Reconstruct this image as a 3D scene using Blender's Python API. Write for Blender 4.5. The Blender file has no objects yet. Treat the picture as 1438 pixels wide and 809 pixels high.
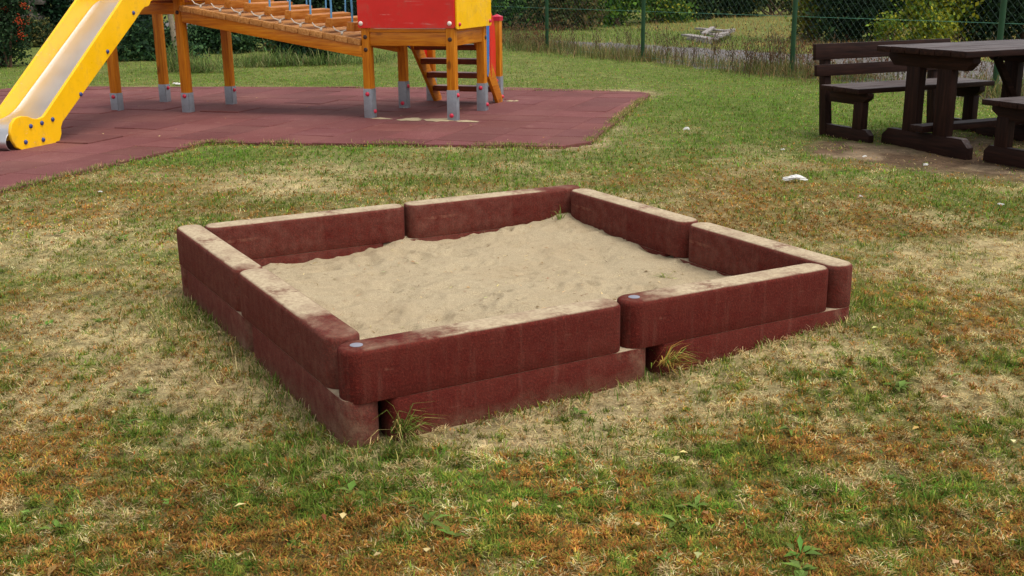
import bpy, bmesh, math, random
import numpy as np
from mathutils import Vector, Matrix, Euler
random.seed(7); RNG = np.random.default_rng(11)
scn = bpy.context.scene
COL = scn.collection
R = math.radians
BW, H1, H2 = .1252, .146, .3214      # sandbox blocks: width, top of the lower course, top of the upper course

# ------------------------------------------------------------------ camera
F_PX, PITCH, ROLL, CAM_H = 1541.037, 0.273582, -0.0118633, 1.4225
PW, PH = 1438.0, 809.0
cp, sp, cr, sr = math.cos(PITCH), math.sin(PITCH), math.cos(ROLL), math.sin(ROLL)
V_R, V_U, V_F = Vector((1, 0, 0)), Vector((0, sp, cp)), Vector((0, cp, -sp))
cam_d = bpy.data.cameras.new('camera'); cam = bpy.data.objects.new('camera', cam_d); COL.objects.link(cam)
cam_d.sensor_width = 36.0; cam_d.lens = 36.0 * F_PX / PW; cam_d.clip_start = 0.05; cam_d.clip_end = 2000
r_, u_ = V_R * cr + V_U * sr, V_R * -sr + V_U * cr
M = Matrix.Identity(4)
for i in range(3):
    M[i][0], M[i][1], M[i][2] = r_[i], u_[i], -V_F[i]
M[2][3] = CAM_H
cam.matrix_world = M
scn.camera = cam

def at(px, py, z=0.0):
    """ground (or height z) point seen at a photograph pixel"""
    d = r_ * ((px - PW / 2) / F_PX) + u_ * (-(py - PH / 2) / F_PX) + V_F
    t = (z - CAM_H) / d.z
    return Vector((d.x * t, d.y * t, z))

# ------------------------------------------------------------------ noise
def _hash(ix, iy, s):
    n = (ix.astype(np.int64) * 374761393 + iy.astype(np.int64) * 668265263 + s * 1442695041) & 0xffffffff
    n = ((n ^ (n >> 13)) * 1274126177) & 0xffffffff
    return ((n ^ (n >> 16)) & 0xffff) / 65535.0
def vnoise(x, y, sc, s=0):
    x, y = x * sc, y * sc
    ix, iy = np.floor(x), np.floor(y); fx, fy = x - ix, y - iy
    fx = fx * fx * (3 - 2 * fx); fy = fy * fy * (3 - 2 * fy)
    a, b = _hash(ix, iy, s), _hash(ix + 1, iy, s); c, d = _hash(ix, iy + 1, s), _hash(ix + 1, iy + 1, s)
    return (a * (1 - fx) + b * fx) * (1 - fy) + (c * (1 - fx) + d * fx) * fy
def fbm(x, y, sc, s=0, o=4):
    v, a, t = 0, 1.0, 0
    for k in range(o):
        v = v + a * vnoise(x + 13.7 * k, y - 7.1 * k, sc * 2 ** k, s + k); t += a; a *= .55
    return v / t
def s2l(c):
    c = np.asarray(c, float) / 255.0
    return np.where(c <= .04045, c / 12.92, ((c + .055) / 1.055) ** 2.4)
def sst(a, b, x):
    t = np.clip((x - a) / (b - a), 0, 1); return t * t * (3 - 2 * t)

# ------------------------------------------------------------------ object helpers
def tag(o, label=None, cat=None, group=None, kind=None):
    if label: o['label'] = label
    if cat: o['category'] = cat
    if group: o['group'] = group
    if kind: o['kind'] = kind
    return o
def empty(name, loc=(0, 0, 0), rz=0.0):
    o = bpy.data.objects.new(name, None); COL.objects.link(o); o.location = loc; o.rotation_euler = (0, 0, rz); o.empty_display_size = .2
    return o
def link(name, me, mat, parent=None):
    o = bpy.data.objects.new(name, me); COL.objects.link(o)
    if mat: me.materials.append(mat)
    if parent: o.parent = parent
    return o
class MB:
    def __init__(s): s.bm = bmesh.new()
    def box(s, c, size, rot=None, bev=.004, taper=None):
        m = Matrix.Translation(Vector(c)) @ (Euler(rot).to_matrix().to_4x4() if rot else Matrix.Identity(4)) @ Matrix.Diagonal(Vector((*size, 1)))
        t = bmesh.new(); bmesh.ops.create_cube(t, size=1, matrix=m)
        if bev: bmesh.ops.bevel(t, geom=t.edges[:], offset=bev, segments=2, affect='EDGES', profile=.6)
        s.merge(t); return s
    def merge(s, t):
        me = bpy.data.meshes.new('t'); t.to_mesh(me); t.free(); s.bm.from_mesh(me); bpy.data.meshes.remove(me)
    def tube(s, pts, r, n=8, caps=True):
        pts = [Vector(p) for p in pts]; rs = r if isinstance(r, (list, tuple)) else [r] * len(pts)
        rings = []
        up = None
        for i, p in enumerate(pts):
            d = (pts[min(i + 1, len(pts) - 1)] - pts[max(i - 1, 0)]).normalized()
            if up is None: up = d.orthogonal().normalized()
            up = (up - d * up.dot(d)).normalized(); sd = d.cross(up)
            rings.append([s.bm.verts.new(p + (up * math.cos(2 * math.pi * k / n) + sd * math.sin(2 * math.pi * k / n)) * rs[i]) for k in range(n)])
        for a, b in zip(rings, rings[1:]):
            for k in range(n): s.bm.faces.new((a[k], a[(k + 1) % n], b[(k + 1) % n], b[k]))
        if caps: s.bm.faces.new(rings[0][::-1]); s.bm.faces.new(rings[-1])
        return s
    def lathe(s, base, axis, prof, n=14):
        """prof: list of (radius, height along axis)"""
        axis = Vector(axis).normalized(); a = axis.orthogonal().normalized(); b = axis.cross(a); rings = []
        for rr, hh in prof:
            rings.append([s.bm.verts.new(Vector(base) + axis * hh + (a * math.cos(2 * math.pi * k / n) + b * math.sin(2 * math.pi * k / n)) * max(rr, 1e-4)) for k in range(n)])
        for p, q in zip(rings, rings[1:]):
            for k in range(n): s.bm.faces.new((p[k], p[(k + 1) % n], q[(k + 1) % n], q[k]))
        s.bm.faces.new(rings[0][::-1]); s.bm.faces.new(rings[-1]); return s
    def prism(s, poly, off, mat=None, bev=0):
        """poly: 3-D points of one flat face, extruded by vector off"""
        t = bmesh.new(); off = Vector(off); A = [t.verts.new(Vector(p)) for p in poly]; B = [t.verts.new(Vector(p) + off) for p in poly]; n = len(A)
        t.faces.new(A[::-1]); t.faces.new(B)
        for k in range(n): t.faces.new((A[k], A[(k + 1) % n], B[(k + 1) % n], B[k]))
        bmesh.ops.recalc_face_normals(t, faces=t.faces[:])
        if bev: bmesh.ops.bevel(t, geom=t.edges[:], offset=bev, segments=2, affect='EDGES', profile=.6)
        s.merge(t); return s
    def build(s, name, mat, parent=None, smooth=35):
        me = bpy.data.meshes.new(name); bmesh.ops.recalc_face_normals(s.bm, faces=s.bm.faces[:]); s.bm.to_mesh(me); s.bm.free()
        if smooth:
            me.polygons.foreach_set('use_smooth', [True] * len(me.polygons)); me.set_sharp_from_angle(angle=R(smooth))
        return link(name, me, mat, parent)
def np_mesh(name, verts, faces, colors=None, smooth=False):
    """verts (n,3), faces (m,k) of one size, colours (n,3) linear"""
    me = bpy.data.meshes.new(name); n, (m, k) = len(verts), faces.shape
    me.vertices.add(n); me.vertices.foreach_set('co', np.ascontiguousarray(verts, np.float32).ravel())
    me.loops.add(m * k); me.loops.foreach_set('vertex_index', np.ascontiguousarray(faces, np.int32).ravel())
    me.polygons.add(m); me.polygons.foreach_set('loop_start', np.arange(0, m * k, k, dtype=np.int32))
    try: me.polygons.foreach_set('loop_total', np.full(m, k, np.int32))
    except Exception: pass
    if smooth: me.polygons.foreach_set('use_smooth', np.ones(m, bool))
    if colors is not None:
        at_ = me.color_attributes.new('tint', 'FLOAT_COLOR', 'POINT')
        c = np.ones((n, 4), np.float32); c[:, :3] = colors; at_.data.foreach_set('color', c.ravel())
    me.update(); me.validate(); return me
def plate(name, outline, holes, thick, mat, parent, to3d, bevel=.004):
    """a sheet cut to an outline with holes; to3d is the 4x4 that puts its local xy plane in place"""
    cu = bpy.data.curves.new(name, 'CURVE'); cu.dimensions = '2D'; cu.fill_mode = 'BOTH'; cu.extrude = thick / 2 - bevel; cu.bevel_depth = bevel; cu.bevel_resolution = 1; cu.offset = -bevel
    for ring in [outline] + list(holes):
        sp_ = cu.splines.new('POLY'); sp_.points.add(len(ring) - 1); sp_.use_cyclic_u = True
        for p, c in zip(sp_.points, ring): p.co = (c[0], c[1], 0, 1)
    t = bpy.data.objects.new('t', cu); COL.objects.link(t)
    dg = bpy.context.evaluated_depsgraph_get(); me = bpy.data.meshes.new_from_object(t.evaluated_get(dg))
    bpy.data.objects.remove(t); bpy.data.curves.remove(cu)
    me.transform(to3d); me.name = name; me.materials.clear()
    me.polygons.foreach_set('use_smooth', [True] * len(me.polygons)); me.set_sharp_from_angle(angle=R(30))
    return link(name, me, mat, parent)
def smooth_loop(pts, it=2, keep=()):
    for _ in range(it):
        q = []
        for i, p in enumerate(pts):
            n = pts[(i + 1) % len(pts)]
            q += [(p[0] * .75 + n[0] * .25, p[1] * .75 + n[1] * .25), (p[0] * .25 + n[0] * .75, p[1] * .25 + n[1] * .75)]
        pts = q
    return pts

# ------------------------------------------------------------------ materials
def newmat(name):
    m = bpy.data.materials.new(name); m.use_nodes = True; nt = m.node_tree; b = nt.nodes['Principled BSDF']; return m, nt, b
def N(nt, t, **kw):
    n = nt.nodes.new(t)
    for k, v in kw.items():
        if k.startswith('i_'): n.inputs[k[2:].replace('_', ' ')].default_value = v
        else: setattr(n, k, v)
    return n
def noise(nt, co, scale, detail=4, rough=.55, stretch=None):
    if stretch:
        mp = N(nt, 'ShaderNodeMapping'); mp.inputs['Scale'].default_value = stretch; nt.links.new(co, mp.inputs[0]); co = mp.outputs[0]
    n = N(nt, 'ShaderNodeTexNoise'); n.inputs['Scale'].default_value = scale; n.inputs['Detail'].default_value = detail; n.inputs['Roughness'].default_value = rough
    nt.links.new(co, n.inputs['Vector']); return n.outputs['Fac']
def ramp(nt, fac, stops):
    r = N(nt, 'ShaderNodeValToRGB'); e = r.color_ramp.elements
    while len(e) < len(stops): e.new(.5)
    for el, (p, c) in zip(e, stops): el.position = p; el.color = (*c, 1) if len(c) == 3 else c
    nt.links.new(fac, r.inputs[0]); return r.outputs[0]
def fr(nt, fac, a, b, lo=0., hi=1.):
    m = N(nt, 'ShaderNodeMapRange'); m.inputs[1].default_value = a; m.inputs[2].default_value = b; m.inputs[3].default_value = lo; m.inputs[4].default_value = hi
    nt.links.new(fac, m.inputs[0]); return m.outputs[0]
def mix(nt, fac, a, b, mode='MIX'):
    m = N(nt, 'ShaderNodeMix', data_type='RGBA', blend_type=mode)
    for s, v in ((0, fac), (6, a), (7, b)):
        if hasattr(v, 'links'): nt.links.new(v, m.inputs[s])
        elif s == 0: m.inputs[0].default_value = v
        else: m.inputs[s].default_value = (*v, 1)
    return m.outputs[2]
def math_(nt, op, a, b=0.5):
    m = N(nt, 'ShaderNodeMath', operation=op)
    for i, v in enumerate((a, b)):
        if hasattr(v, 'links'): nt.links.new(v, m.inputs[i])
        else: m.inputs[i].default_value = v
    return m.outputs[0]
def bump(nt, b, h, strength=.3, dist=.01):
    n = N(nt, 'ShaderNodeBump'); n.inputs['Strength'].default_value = strength; n.inputs['Distance'].default_value = dist
    nt.links.new(h, n.inputs['Height']); nt.links.new(n.outputs[0], b.inputs['Normal'])
def coord(nt, kind='Object'):
    return N(nt, 'ShaderNodeTexCoord').outputs[kind]
def L(*rgb): return tuple(float(v) for v in s2l(rgb))

def wood(name, dark, base, light, axis, weather=0.0, rough=.5):
    m, nt, b = newmat(name); co = coord(nt)
    st = [14, 14, 14]; st['xyz'.index(axis)] = 1.1
    info = N(nt, 'ShaderNodeObjectInfo'); add = N(nt, 'ShaderNodeVectorMath', operation='ADD')
    sc = N(nt, 'ShaderNodeVectorMath', operation='SCALE'); sc.inputs[0].default_value = (7, 5, 3); nt.links.new(info.outputs['Random'], sc.inputs['Scale'])
    nt.links.new(co, add.inputs[0]); nt.links.new(sc.outputs[0], add.inputs[1]); co = add.outputs[0]
    g = noise(nt, co, 3.2, 6, .6, st); big = noise(nt, co, 1.4, 3)
    c = ramp(nt, g, [(.28, dark), (.5, base), (.72, light)])
    kn = N(nt, 'ShaderNodeTexVoronoi'); kst = [4.5, 4.5, 4.5]; kst['xyz'.index(axis)] = 2.2
    mp = N(nt, 'ShaderNodeMapping'); mp.inputs['Scale'].default_value = kst; nt.links.new(co, mp.inputs[0]); nt.links.new(mp.outputs[0], kn.inputs['Vector']); kn.inputs['Scale'].default_value = 1
    c = mix(nt, fr(nt, kn.outputs['Distance'], .07, .13, .75, 0), c, tuple(v * .35 for v in dark))
    c = mix(nt, fr(nt, big, .35, .7, 0, .5), c, dark)
    if weather:
        geo = N(nt, 'ShaderNodeNewGeometry'); sx = N(nt, 'ShaderNodeSeparateXYZ'); nt.links.new(geo.outputs['Normal'], sx.inputs[0])
        up = fr(nt, sx.outputs[2], .6, .95); n2 = noise(nt, co, 2.5, 5, .65, st)
        c = mix(nt, math_(nt, 'MULTIPLY', math_(nt, 'MULTIPLY', up, fr(nt, n2, .3, .65)), weather), c, L(134, 126, 124))
    nt.links.new(c, b.inputs['Base Color']); b.inputs['Roughness'].default_value = rough; b.inputs['Specular IOR Level'].default_value = .12 if rough > .55 else .35
    bump(nt, b, g, .35, .006); return m
WO = dict(dark=L(164, 88, 8), base=L(208, 124, 14), light=L(224, 150, 32))
wood_x, wood_y, wood_z = (wood('stained_pine_' + a, WO['dark'], WO['base'], WO['light'], a, 0, .42) for a in 'xyz')
deck_wood = wood('worn_pine', L(146, 94, 46), L(190, 132, 72), L(210, 160, 102), 'y', .25, .65)
beam_wood = wood('beam_pine', L(150, 86, 30), L(194, 120, 48), L(214, 148, 76), 'y', .3, .6)
tread_wood = wood('tread_pine', L(92, 36, 14), L(122, 52, 20), L(146, 72, 32), 'x', .8, .55)
dark_x, dark_y, dark_z = (wood('brown_stained_wood_' + a, L(22, 11, 8), L(42, 23, 17), L(60, 36, 27), a, .62 if a != 'z' else 0, .6) for a in 'xyz')
pallet_wood = wood('grey_pallet_wood', L(120, 112, 108), L(165, 156, 150), L(190, 180, 172), 'x', .4, .8)

def scratch(nt, co, c):
    s1 = noise(nt, co, 2.5, 3, .5, (1, 9, 30)); s2 = noise(nt, co, 2.2, 3, .5, (26, 14, 2)); g = noise(nt, co, 3, 6, .7)
    c = mix(nt, math_(nt, 'MULTIPLY', fr(nt, s1, .66, .70), fr(nt, g, .45, .6, 0, .35)), c, (.75, .68, .6)); c = mix(nt, math_(nt, 'MULTIPLY', fr(nt, s2, .68, .71), fr(nt, g, .5, .6, 0, .3)), c, (.3, .22, .15))
    return mix(nt, fr(nt, g, .52, .72, 0, .28), c, (.30, .20, .12))
def plain(name, col, rough=.45, metal=0., var=.12, bmp=0., scale=6., dirt=None):
    m, nt, b = newmat(name); co = coord(nt); n = noise(nt, co, scale, 5)
    c = ramp(nt, n, [(.3, tuple(v * (1 - var) for v in col)), (.7, tuple(min(1, v * (1 + var)) for v in col))])
    if dirt:
        d = noise(nt, co, scale * 3, 6, .7); c = mix(nt, fr(nt, d, .52, .72, 0, dirt[1]), c, dirt[0])
    if 'polyethylene' in name: c = scratch(nt, co, c)
    nt.links.new(c, b.inputs['Base Color']); b.inputs['Roughness'].default_value = rough; b.inputs['Metallic'].default_value = metal
    nt.links.new(fr(nt, n, .3, .7, rough * .85, min(1, rough * 1.2)), b.inputs['Roughness'])
    if bmp: bump(nt, b, noise(nt, co, scale * 12, 4), bmp, .003)
    return m
yellow_panel = plain('yellow_polyethylene', L(250, 192, 8), .32, 0, .05, .08, 4, (L(190, 140, 30), .25))
red_panel = plain('red_polyethylene', L(218, 32, 26), .34, 0, .05, .08, 4, (L(160, 40, 40), .2))
blue_panel = plain('blue_polyethylene', L(40, 110, 185), .34, 0, .06, .08, 4)
steel = plain('brushed_steel', (.62, .60, .59), .45, 1., .04, .0, 3)
galv = plain('galvanised_steel', L(150, 154, 160), .5, .55, .14, .15, 14, (L(110, 105, 100), .4))
cap_red = plain('red_plastic', L(196, 34, 62), .35)
cap_blue = plain('navy_plastic', L(48, 62, 120), .35)
cap_dark = plain('dark_plastic', L(58, 34, 26), .45)
cap_white = plain('cream_plastic', L(225, 214, 200), .4)
rope_white = plain('white_rope', L(188, 178, 164), .85, 0, .15, .4, 60)
blue_coat = plain('blue_coating', L(96, 160, 205), .4)
green_coat = plain('green_plastic_coating', L(8, 60, 24), .45, 0, .18, .05, 5)
wire_green = plain('green_wire', L(60, 92, 76), .5)
wire_light = plain('pale_green_wire', L(70, 125, 100), .5)
paper = plain('white_paper', L(214, 211, 204), .85, 0, .04, .5, 12, (L(205, 195, 180), .4))
bark = plain('grey_bark', L(140, 125, 105), .9, 0, .3, .8, 12)
twig = plain('brown_twig', L(88, 66, 48), .9, 0, .3, .4, 20)
plug_grey = plain('grey_plug', L(128, 127, 136), .5, 0, .08, .2, 30)
stone_mat = plain('rubble_stone', L(92, 84, 78), .9, 0, .3, .8, 6)

def attr_mat(name, rough=.8, var=.25, nscale=60, bmp=0., transl=0., spec=.3):
    m, nt, b = newmat(name); a = N(nt, 'ShaderNodeVertexColor', layer_name='tint'); co = N(nt, 'ShaderNodeNewGeometry').outputs['Position']
    n = noise(nt, co, nscale, 5, .65)
    c = mix(nt, 1.0, a.outputs[0], ramp(nt, n, [(.25, (1 - var,) * 3), (.75, (1 + var,) * 3)]), 'MULTIPLY')
    if bmp: c = mix(nt, 1.0, c, ramp(nt, noise(nt, co, 7, 6, .7), [(.3, (.62,) * 3), (.7, (1.35,) * 3)]), 'MULTIPLY')
    nt.links.new(c, b.inputs['Base Color']); b.inputs['Roughness'].default_value = rough; b.inputs['Specular IOR Level'].default_value = spec
    if bmp: bump(nt, b, noise(nt, co, nscale, 8, .7), bmp, .02)
    if transl:
        t = N(nt, 'ShaderNodeBsdfTranslucent'); nt.links.new(c, t.inputs[0]); mx = N(nt, 'ShaderNodeMixShader'); mx.inputs[0].default_value = transl
        nt.links.new(b.outputs[0], mx.inputs[1]); nt.links.new(t.outputs[0], mx.inputs[2]); nt.links.new(mx.outputs[0], nt.nodes['Material Output'].inputs[0])
    return m
grass_mat = attr_mat('grass_blade', .8, .12, 9, 0, .3, .08)
leaf_mat = attr_mat('leaf', .65, .15, 5, 0, .25, .1)
ground_mat = attr_mat('soil_and_thatch', .95, .45, 55, .9, 0, .1)

# rubber of the sandbox blocks: red crumb with pale sand caught on the flat tops
m, nt, b = newmat('red_rubber_crumb'); co = coord(nt)
geo = N(nt, 'ShaderNodeNewGeometry'); sx = N(nt, 'ShaderNodeSeparateXYZ'); nt.links.new(geo.outputs['Normal'], sx.inputs[0])
crumb = noise(nt, co, 125, 4, .75); mid = noise(nt, co, 9, 5, .6); streak = noise(nt, co, 6, 6, .65, (5, 5, .5))
c = ramp(nt, crumb, [(.28, L(55, 15, 11)), (.48, L(84, 22, 16)), (.58, L(95, 28, 21)), (.74, L(126, 50, 39))])
c = mix(nt, fr(nt, mid, .45, .75, 0, .22), c, L(118, 58, 44))
c = mix(nt, fr(nt, streak, .54, .78, 0, .22), c, L(140, 100, 84))
oat = lambda nm: N(nt, 'ShaderNodeAttribute', attribute_type='OBJECT', attribute_name=nm).outputs['Fac']
flow = fr(nt, noise(nt, co, 1.6, 5, .6), .3, .7, .25, .75); c = mix(nt, math_(nt, 'MULTIPLY', fr(nt, flow, .0, 1.), math_(nt, 'MULTIPLY', fr(nt, noise(nt, co, 22, 6, .7), .3, .7, .15, .85), oat('dusty'))), c, L(150, 112, 96))
tn = noise(nt, co, 3.4, 8, .68); tn2 = noise(nt, co, 60, 4, .7)
dm = math_(nt, 'ADD', fr(nt, tn, .28, .60), fr(nt, tn2, .3, .7, -.16, .16))
sy = N(nt, 'ShaderNodeSeparateXYZ'); nt.links.new(co, sy.inputs[0]); edge = math_(nt, 'ADD', sy.outputs[1], math_(nt, 'MULTIPLY', fr(nt, noise(nt, co, 7, 5, .65), .25, .75, -1, 1), .009))
dust = math_(nt, 'MULTIPLY', math_(nt, 'MULTIPLY', fr(nt, sx.outputs[2], .70, .97), fr(nt, edge, -.008, .010)), math_(nt, 'MULTIPLY', fr(nt, dm, -.08, .55), fr(nt, noise(nt, co, 8, 6, .7), .36, .56, .62, .98)))
def oattr(nm): return N(nt, 'ShaderNodeAttribute', attribute_type='OBJECT', attribute_name=nm).outputs['Fac']
wob = fr(nt, noise(nt, co, 6, 5, .65), .25, .75, -.13, .13)
xs_ = math_(nt, 'ADD', sy.outputs[0], wob); xe_ = math_(nt, 'SUBTRACT', oattr('span'), xs_)
e0 = fr(nt, math_(nt, 'SUBTRACT', xs_, oattr('bare_start')), -.05, .10); e1_ = fr(nt, math_(nt, 'SUBTRACT', xe_, oattr('bare_end')), -.05, .10)
low = math_(nt, 'LESS_THAN', sy.outputs[2], H1 + .003)
dust = math_(nt, 'MULTIPLY', dust, math_(nt, 'MAXIMUM', low, math_(nt, 'MAXIMUM', math_(nt, 'MULTIPLY', e0, e1_), math_(nt, 'MULTIPLY', fr(nt, tn, .45, .7), .45))))
led = math_(nt, 'MULTIPLY', math_(nt, 'MULTIPLY', low, fr(nt, xe_, .04, -.03)), math_(nt, 'MULTIPLY', fr(nt, xe_, -.13, -.06), fr(nt, noise(nt, co, 9, 6, .7), .40, .70, 0, .4)))
mud = math_(nt, 'MULTIPLY', fr(nt, math_(nt, 'ADD', sy.outputs[2], math_(nt, 'MULTIPLY', wob, .35)), .075, .02), fr(nt, noise(nt, co, 35, 5, .7), .35, .65, .05, .45))
scuff = noise(nt, co, 5, 3, .5, (.6, 1, 7)); c = mix(nt, math_(nt, 'MULTIPLY', fr(nt, scuff, .66, .74), fr(nt, noise(nt, co, 18, 5, .7), .45, .6, 0, .5)), c, L(150, 104, 84))
c = mix(nt, mud, c, L(128, 104, 80)); c = mix(nt, led, c, L(172, 148, 120))
c = mix(nt, dust, c, mix(nt, fr(nt, tn2, .3, .7), L(164, 144, 116), L(200, 182, 150)))
nt.links.new(c, b.inputs['Base Color']); b.inputs['Roughness'].default_value = .9; b.inputs['Specular IOR Level'].default_value = .12
bump(nt, b, crumb, .8, .006); rubber = m

# sand
m, nt, b = newmat('sand'); co = coord(nt)
g1, g2, g3 = noise(nt, co, 240, 3, .7), noise(nt, co, 3.2, 6, .6), noise(nt, co, 26, 6, .65)
c = ramp(nt, g1, [(.28, L(134, 118, 91)), (.5, L(171, 154, 123)), (.72, L(197, 181, 150))])
c = mix(nt, fr(nt, g2, .42, .72, 0, .4), c, L(160, 138, 106))
c = mix(nt, fr(nt, g3, .60, .72, 0, .45), c, L(128, 106, 80))
nt.links.new(c, b.inputs['Base Color']); b.inputs['Roughness'].default_value = .95; b.inputs['Specular IOR Level'].default_value = .1
bump(nt, b, math_(nt, 'ADD', math_(nt, 'MULTIPLY', g3, 1.0), math_(nt, 'MULTIPLY', g1, .25)), .9, .012); sand_mat = m

# rubber tiles
PG_YAW = math.atan2(-.324, .946)
m, nt, b = newmat('red_rubber_tiles'); pos = N(nt, 'ShaderNodeNewGeometry').outputs['Position']
g1, g2, g3 = noise(nt, pos, 130, 3, .7), noise(nt, pos, 1.1, 6, .6), noise(nt, pos, 7, 6, .7)
tv = N(nt, 'ShaderNodeVertexColor', layer_name='tint')
c = ramp(nt, g1, [(.3, L(80, 43, 41)), (.5, L(110, 63, 60)), (.7, L(140, 92, 86))])
c = mix(nt, fr(nt, g2, .35, .68, 0, .55), c, L(88, 38, 34))
c = mix(nt, fr(nt, g3, .57, .78, 0, .55), c, L(142, 106, 94))
c = mix(nt, fr(nt, noise(nt, pos, .8, 5, .6), .5, .75, 0, .4), c, L(138, 92, 84))
c = mix(nt, 1.0, c, tv.outputs[0], 'MULTIPLY')
nt.links.new(c, b.inputs['Base Color']); b.inputs['Roughness'].default_value = .85; b.inputs['Specular IOR Level'].default_value = .25
bump(nt, b, g1, .4, .003); mat_tiles = m

# ------------------------------------------------------------------ layout data
CORN = np.array([[-.51515, 3.19452], [1.38644, 4.23754], [.34754, 6.07681], [-1.59746, 5.07776]])   # outer corners of the sandbox
MAT_POLY = [(-4.58, 4.88), (-2.80, 10.08), (-1.13, 9.84), (.44, 9.58), (.72, 9.80), (1.26, 11.9), (1.78, 14.0), (1.70, 14.28), (-.05, 15.05), (-3.87, 15.66), (-7.0, 16.0), (-10.5, 8.0)]
def in_poly(x, y, poly):
    ins = np.zeros(x.shape, bool); n = len(poly)
    for i in range(n):
        (x0, y0), (x1, y1) = poly[i], poly[(i + 1) % n]
        if y0 == y1: continue
        c = ((y0 > y) != (y1 > y)) & (x < (x1 - x0) * (y - y0) / (y1 - y0) + x0); ins ^= c
    return ins
def poly_dist(x, y, poly, closed=True):
    d = np.full(x.shape, 1e9); n = len(poly)
    for i in range(n if closed else n - 1):
        (x0, y0), (x1, y1) = poly[i], poly[(i + 1) % n]; ex, ey = x1 - x0, y1 - y0; l2 = ex * ex + ey * ey + 1e-12
        t = np.clip(((x - x0) * ex + (y - y0) * ey) / l2, 0, 1); d = np.minimum(d, np.hypot(x - x0 - t * ex, y - y0 - t * ey))
    return d
FDIR = np.array([.460, -.8879]); FNOR = np.array([.8879, .460]); F0 = np.array([.78, 23.12])
PATH_POLY = [(13, 8), (9.5, 14.5), (7.52, 20.19), (5.29, 21.6), (2.94, 25.0), (.09, 28.1), (-4.5, 34.5), (-10.4, 43.5), (-40, 50), (-40, 42), (-11, 37.2), (-6, 33.5), (-1.1, 26.4), (.6, 23.9), (2.6, 19.7), (5.6, 13.3), (8.0, 8)]
def ground_z(x, y):
    w = sst(2.0, .6, np.hypot(x - CORN[1, 0], y - CORN[1, 1]) * .75)
    z = .085 * np.exp(-((x - 1.55) ** 2 + (y - 4.25) ** 2) / (2 * .72 ** 2)) * 1.0
    z = z + (fbm(x, y, 1.3, 5, 3) - .5) * .03 * sst(0, .4, poly_dist(x, y, MAT_POLY) * np.where(in_poly(x, y, MAT_POLY), 0, 1))
    z = z - .02 * np.exp(-((x - 3.55) ** 2 + (y - 8.8) ** 2) / (2 * .5 ** 2))
    return np.where(in_poly(x, y, MAT_POLY), -.03, z)

# colour of the lawn: weights of dry straw, green, red-brown and bare soil
BLOBS = {
 'tan': [(200, 480, .45, .3, .8), (330, 540, .3, .3, .9), (60, 340, .4, .5, .5), (200, 420, .35, .3, .5), (760, 590, .45, .12, 1.0), (900, 555, .35, .12, 1.1), (1060, 500, .3, .12, .9), (1330, 385, .5, .3, .9), (1410, 345, .3, .2, .8),
         (470, 240, .5, .3, .5), (420, 262, .4, .2, .6), (1250, 350, .2, .2, .6), (980, 300, .1, .15, .5), (640, 610, .25, .1, .6), (310, 620, .3, .12, .6), (120, 560, .3, .15, .5), (260, 430, .1, .15, .5), (850, 620, .2, .1, .5), (1290, 570, .3, .1, .4), (60, 700, .2, .08, .4), (590, 655, .2, .06, .5)],
 'green': [(60, 745, .25, .1, 1.0), (310, 590, .12, .1, .9), (190, 590, .25, .16, .9), (215, 640, .2, .1, .6), (420, 640, .3, .12, .9), (520, 640, .2, .08, 1.2), (360, 700, .25, .1, .7), (240, 450, .18, .3, 1.2), (280, 470, .15, .2, .8), (800, 640, .18, .07, 1.2), (870, 670, .15, .06, .6),
           (1070, 600, .14, .08, 1.3), (1050, 560, .2, .1, .9), (1130, 575, .18, .1, .7), (1200, 470, .25, .16, 1.3), (1290, 520, .3, .15, .8), (1330, 590, .3, .12, .4), (1410, 690, .3, .1, .9), (1400, 740, .3, .1, .6), (1220, 346, .14, .14, 1.2), (1300, 270, .5, .5, .9), (1400, 300, .3, .4, .7), (1200, 250, .5, .4, .5),
           (500, 205 + 20, 2.0, .3, .6), (230, 225, .8, .35, 1.0), (100, 272, .5, .4, .8), (380, 215, 1.0, .3, .8), (620, 252, .3, .3, .9), (560, 258, .3, .3, .7), (740, 245, .3, .2, .6), (380, 285, .2, .2, .6), (60, 392, .2, .15, .9), (125, 340, .2, .15, .8), (20, 415, .3, .2, .6), (170, 395, .15, .12, .6), (1050, 160, .7, 1.8, 1.0), (960, 200, .6, 1.0, .5), (900, 235, .5, .6, .6), (1000, 110, 1.5, 2.5, 1.0), (1300, 190, .8, .8, .8),
           (640, 680, .3, .1, .4), (1000, 730, .3, .1, .5), (760, 700, .2, .08, .4), (500, 730, .3, .08, .4), (170, 770, .4, .06, .4)],
 'brown': [(700, 790, 1.2, .10, .8), (300, 780, .7, .1, .9), (1150, 770, .6, .12, .9), (1180, 645, .3, .1, .8), (1100, 300, .6, .5, 1.2), (1000, 250, .6, .5, .7), (1250, 440, .4, .2, .7), (1380, 480, .4, .2, .8), (160, 250, .5, .4, .6), (200, 268, .6, .4, .6), (60, 300, .5, .4, .4), (360, 760, .3, .08, .8), (850, 700, .3, .1, .5), (1100, 400, .1, .1, .2), (450, 780, .4, .1, .7), (1350, 780, .3, .1, .6), (1300, 330, .3, .2, .4), (240, 720, .3, .08, .6), (30, 640, .2, .1, .4)],
 'soil': [(1170, 202, .25, .3, 1.0), (1215, 210, .3, .3, 1.1), (1260, 215, .4, .4, 1.2), (1320, 224, .4, .4, 1.4), (1370, 228, .4, .35, 1.4), (1430, 238, .4, .4, 1.3), (1370, 200, .4, .6, 1.2), (1000, 505, .15, .07, .8), (1120, 480, .2, .07, .9), (830, 580, .3, .06, .5), (700, 600, .2, .05, .7), (880, 130, .3, .5, .5), (820, 205, .4, .2, .4), (870, 180, .25, .7, .3)],
}
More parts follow.
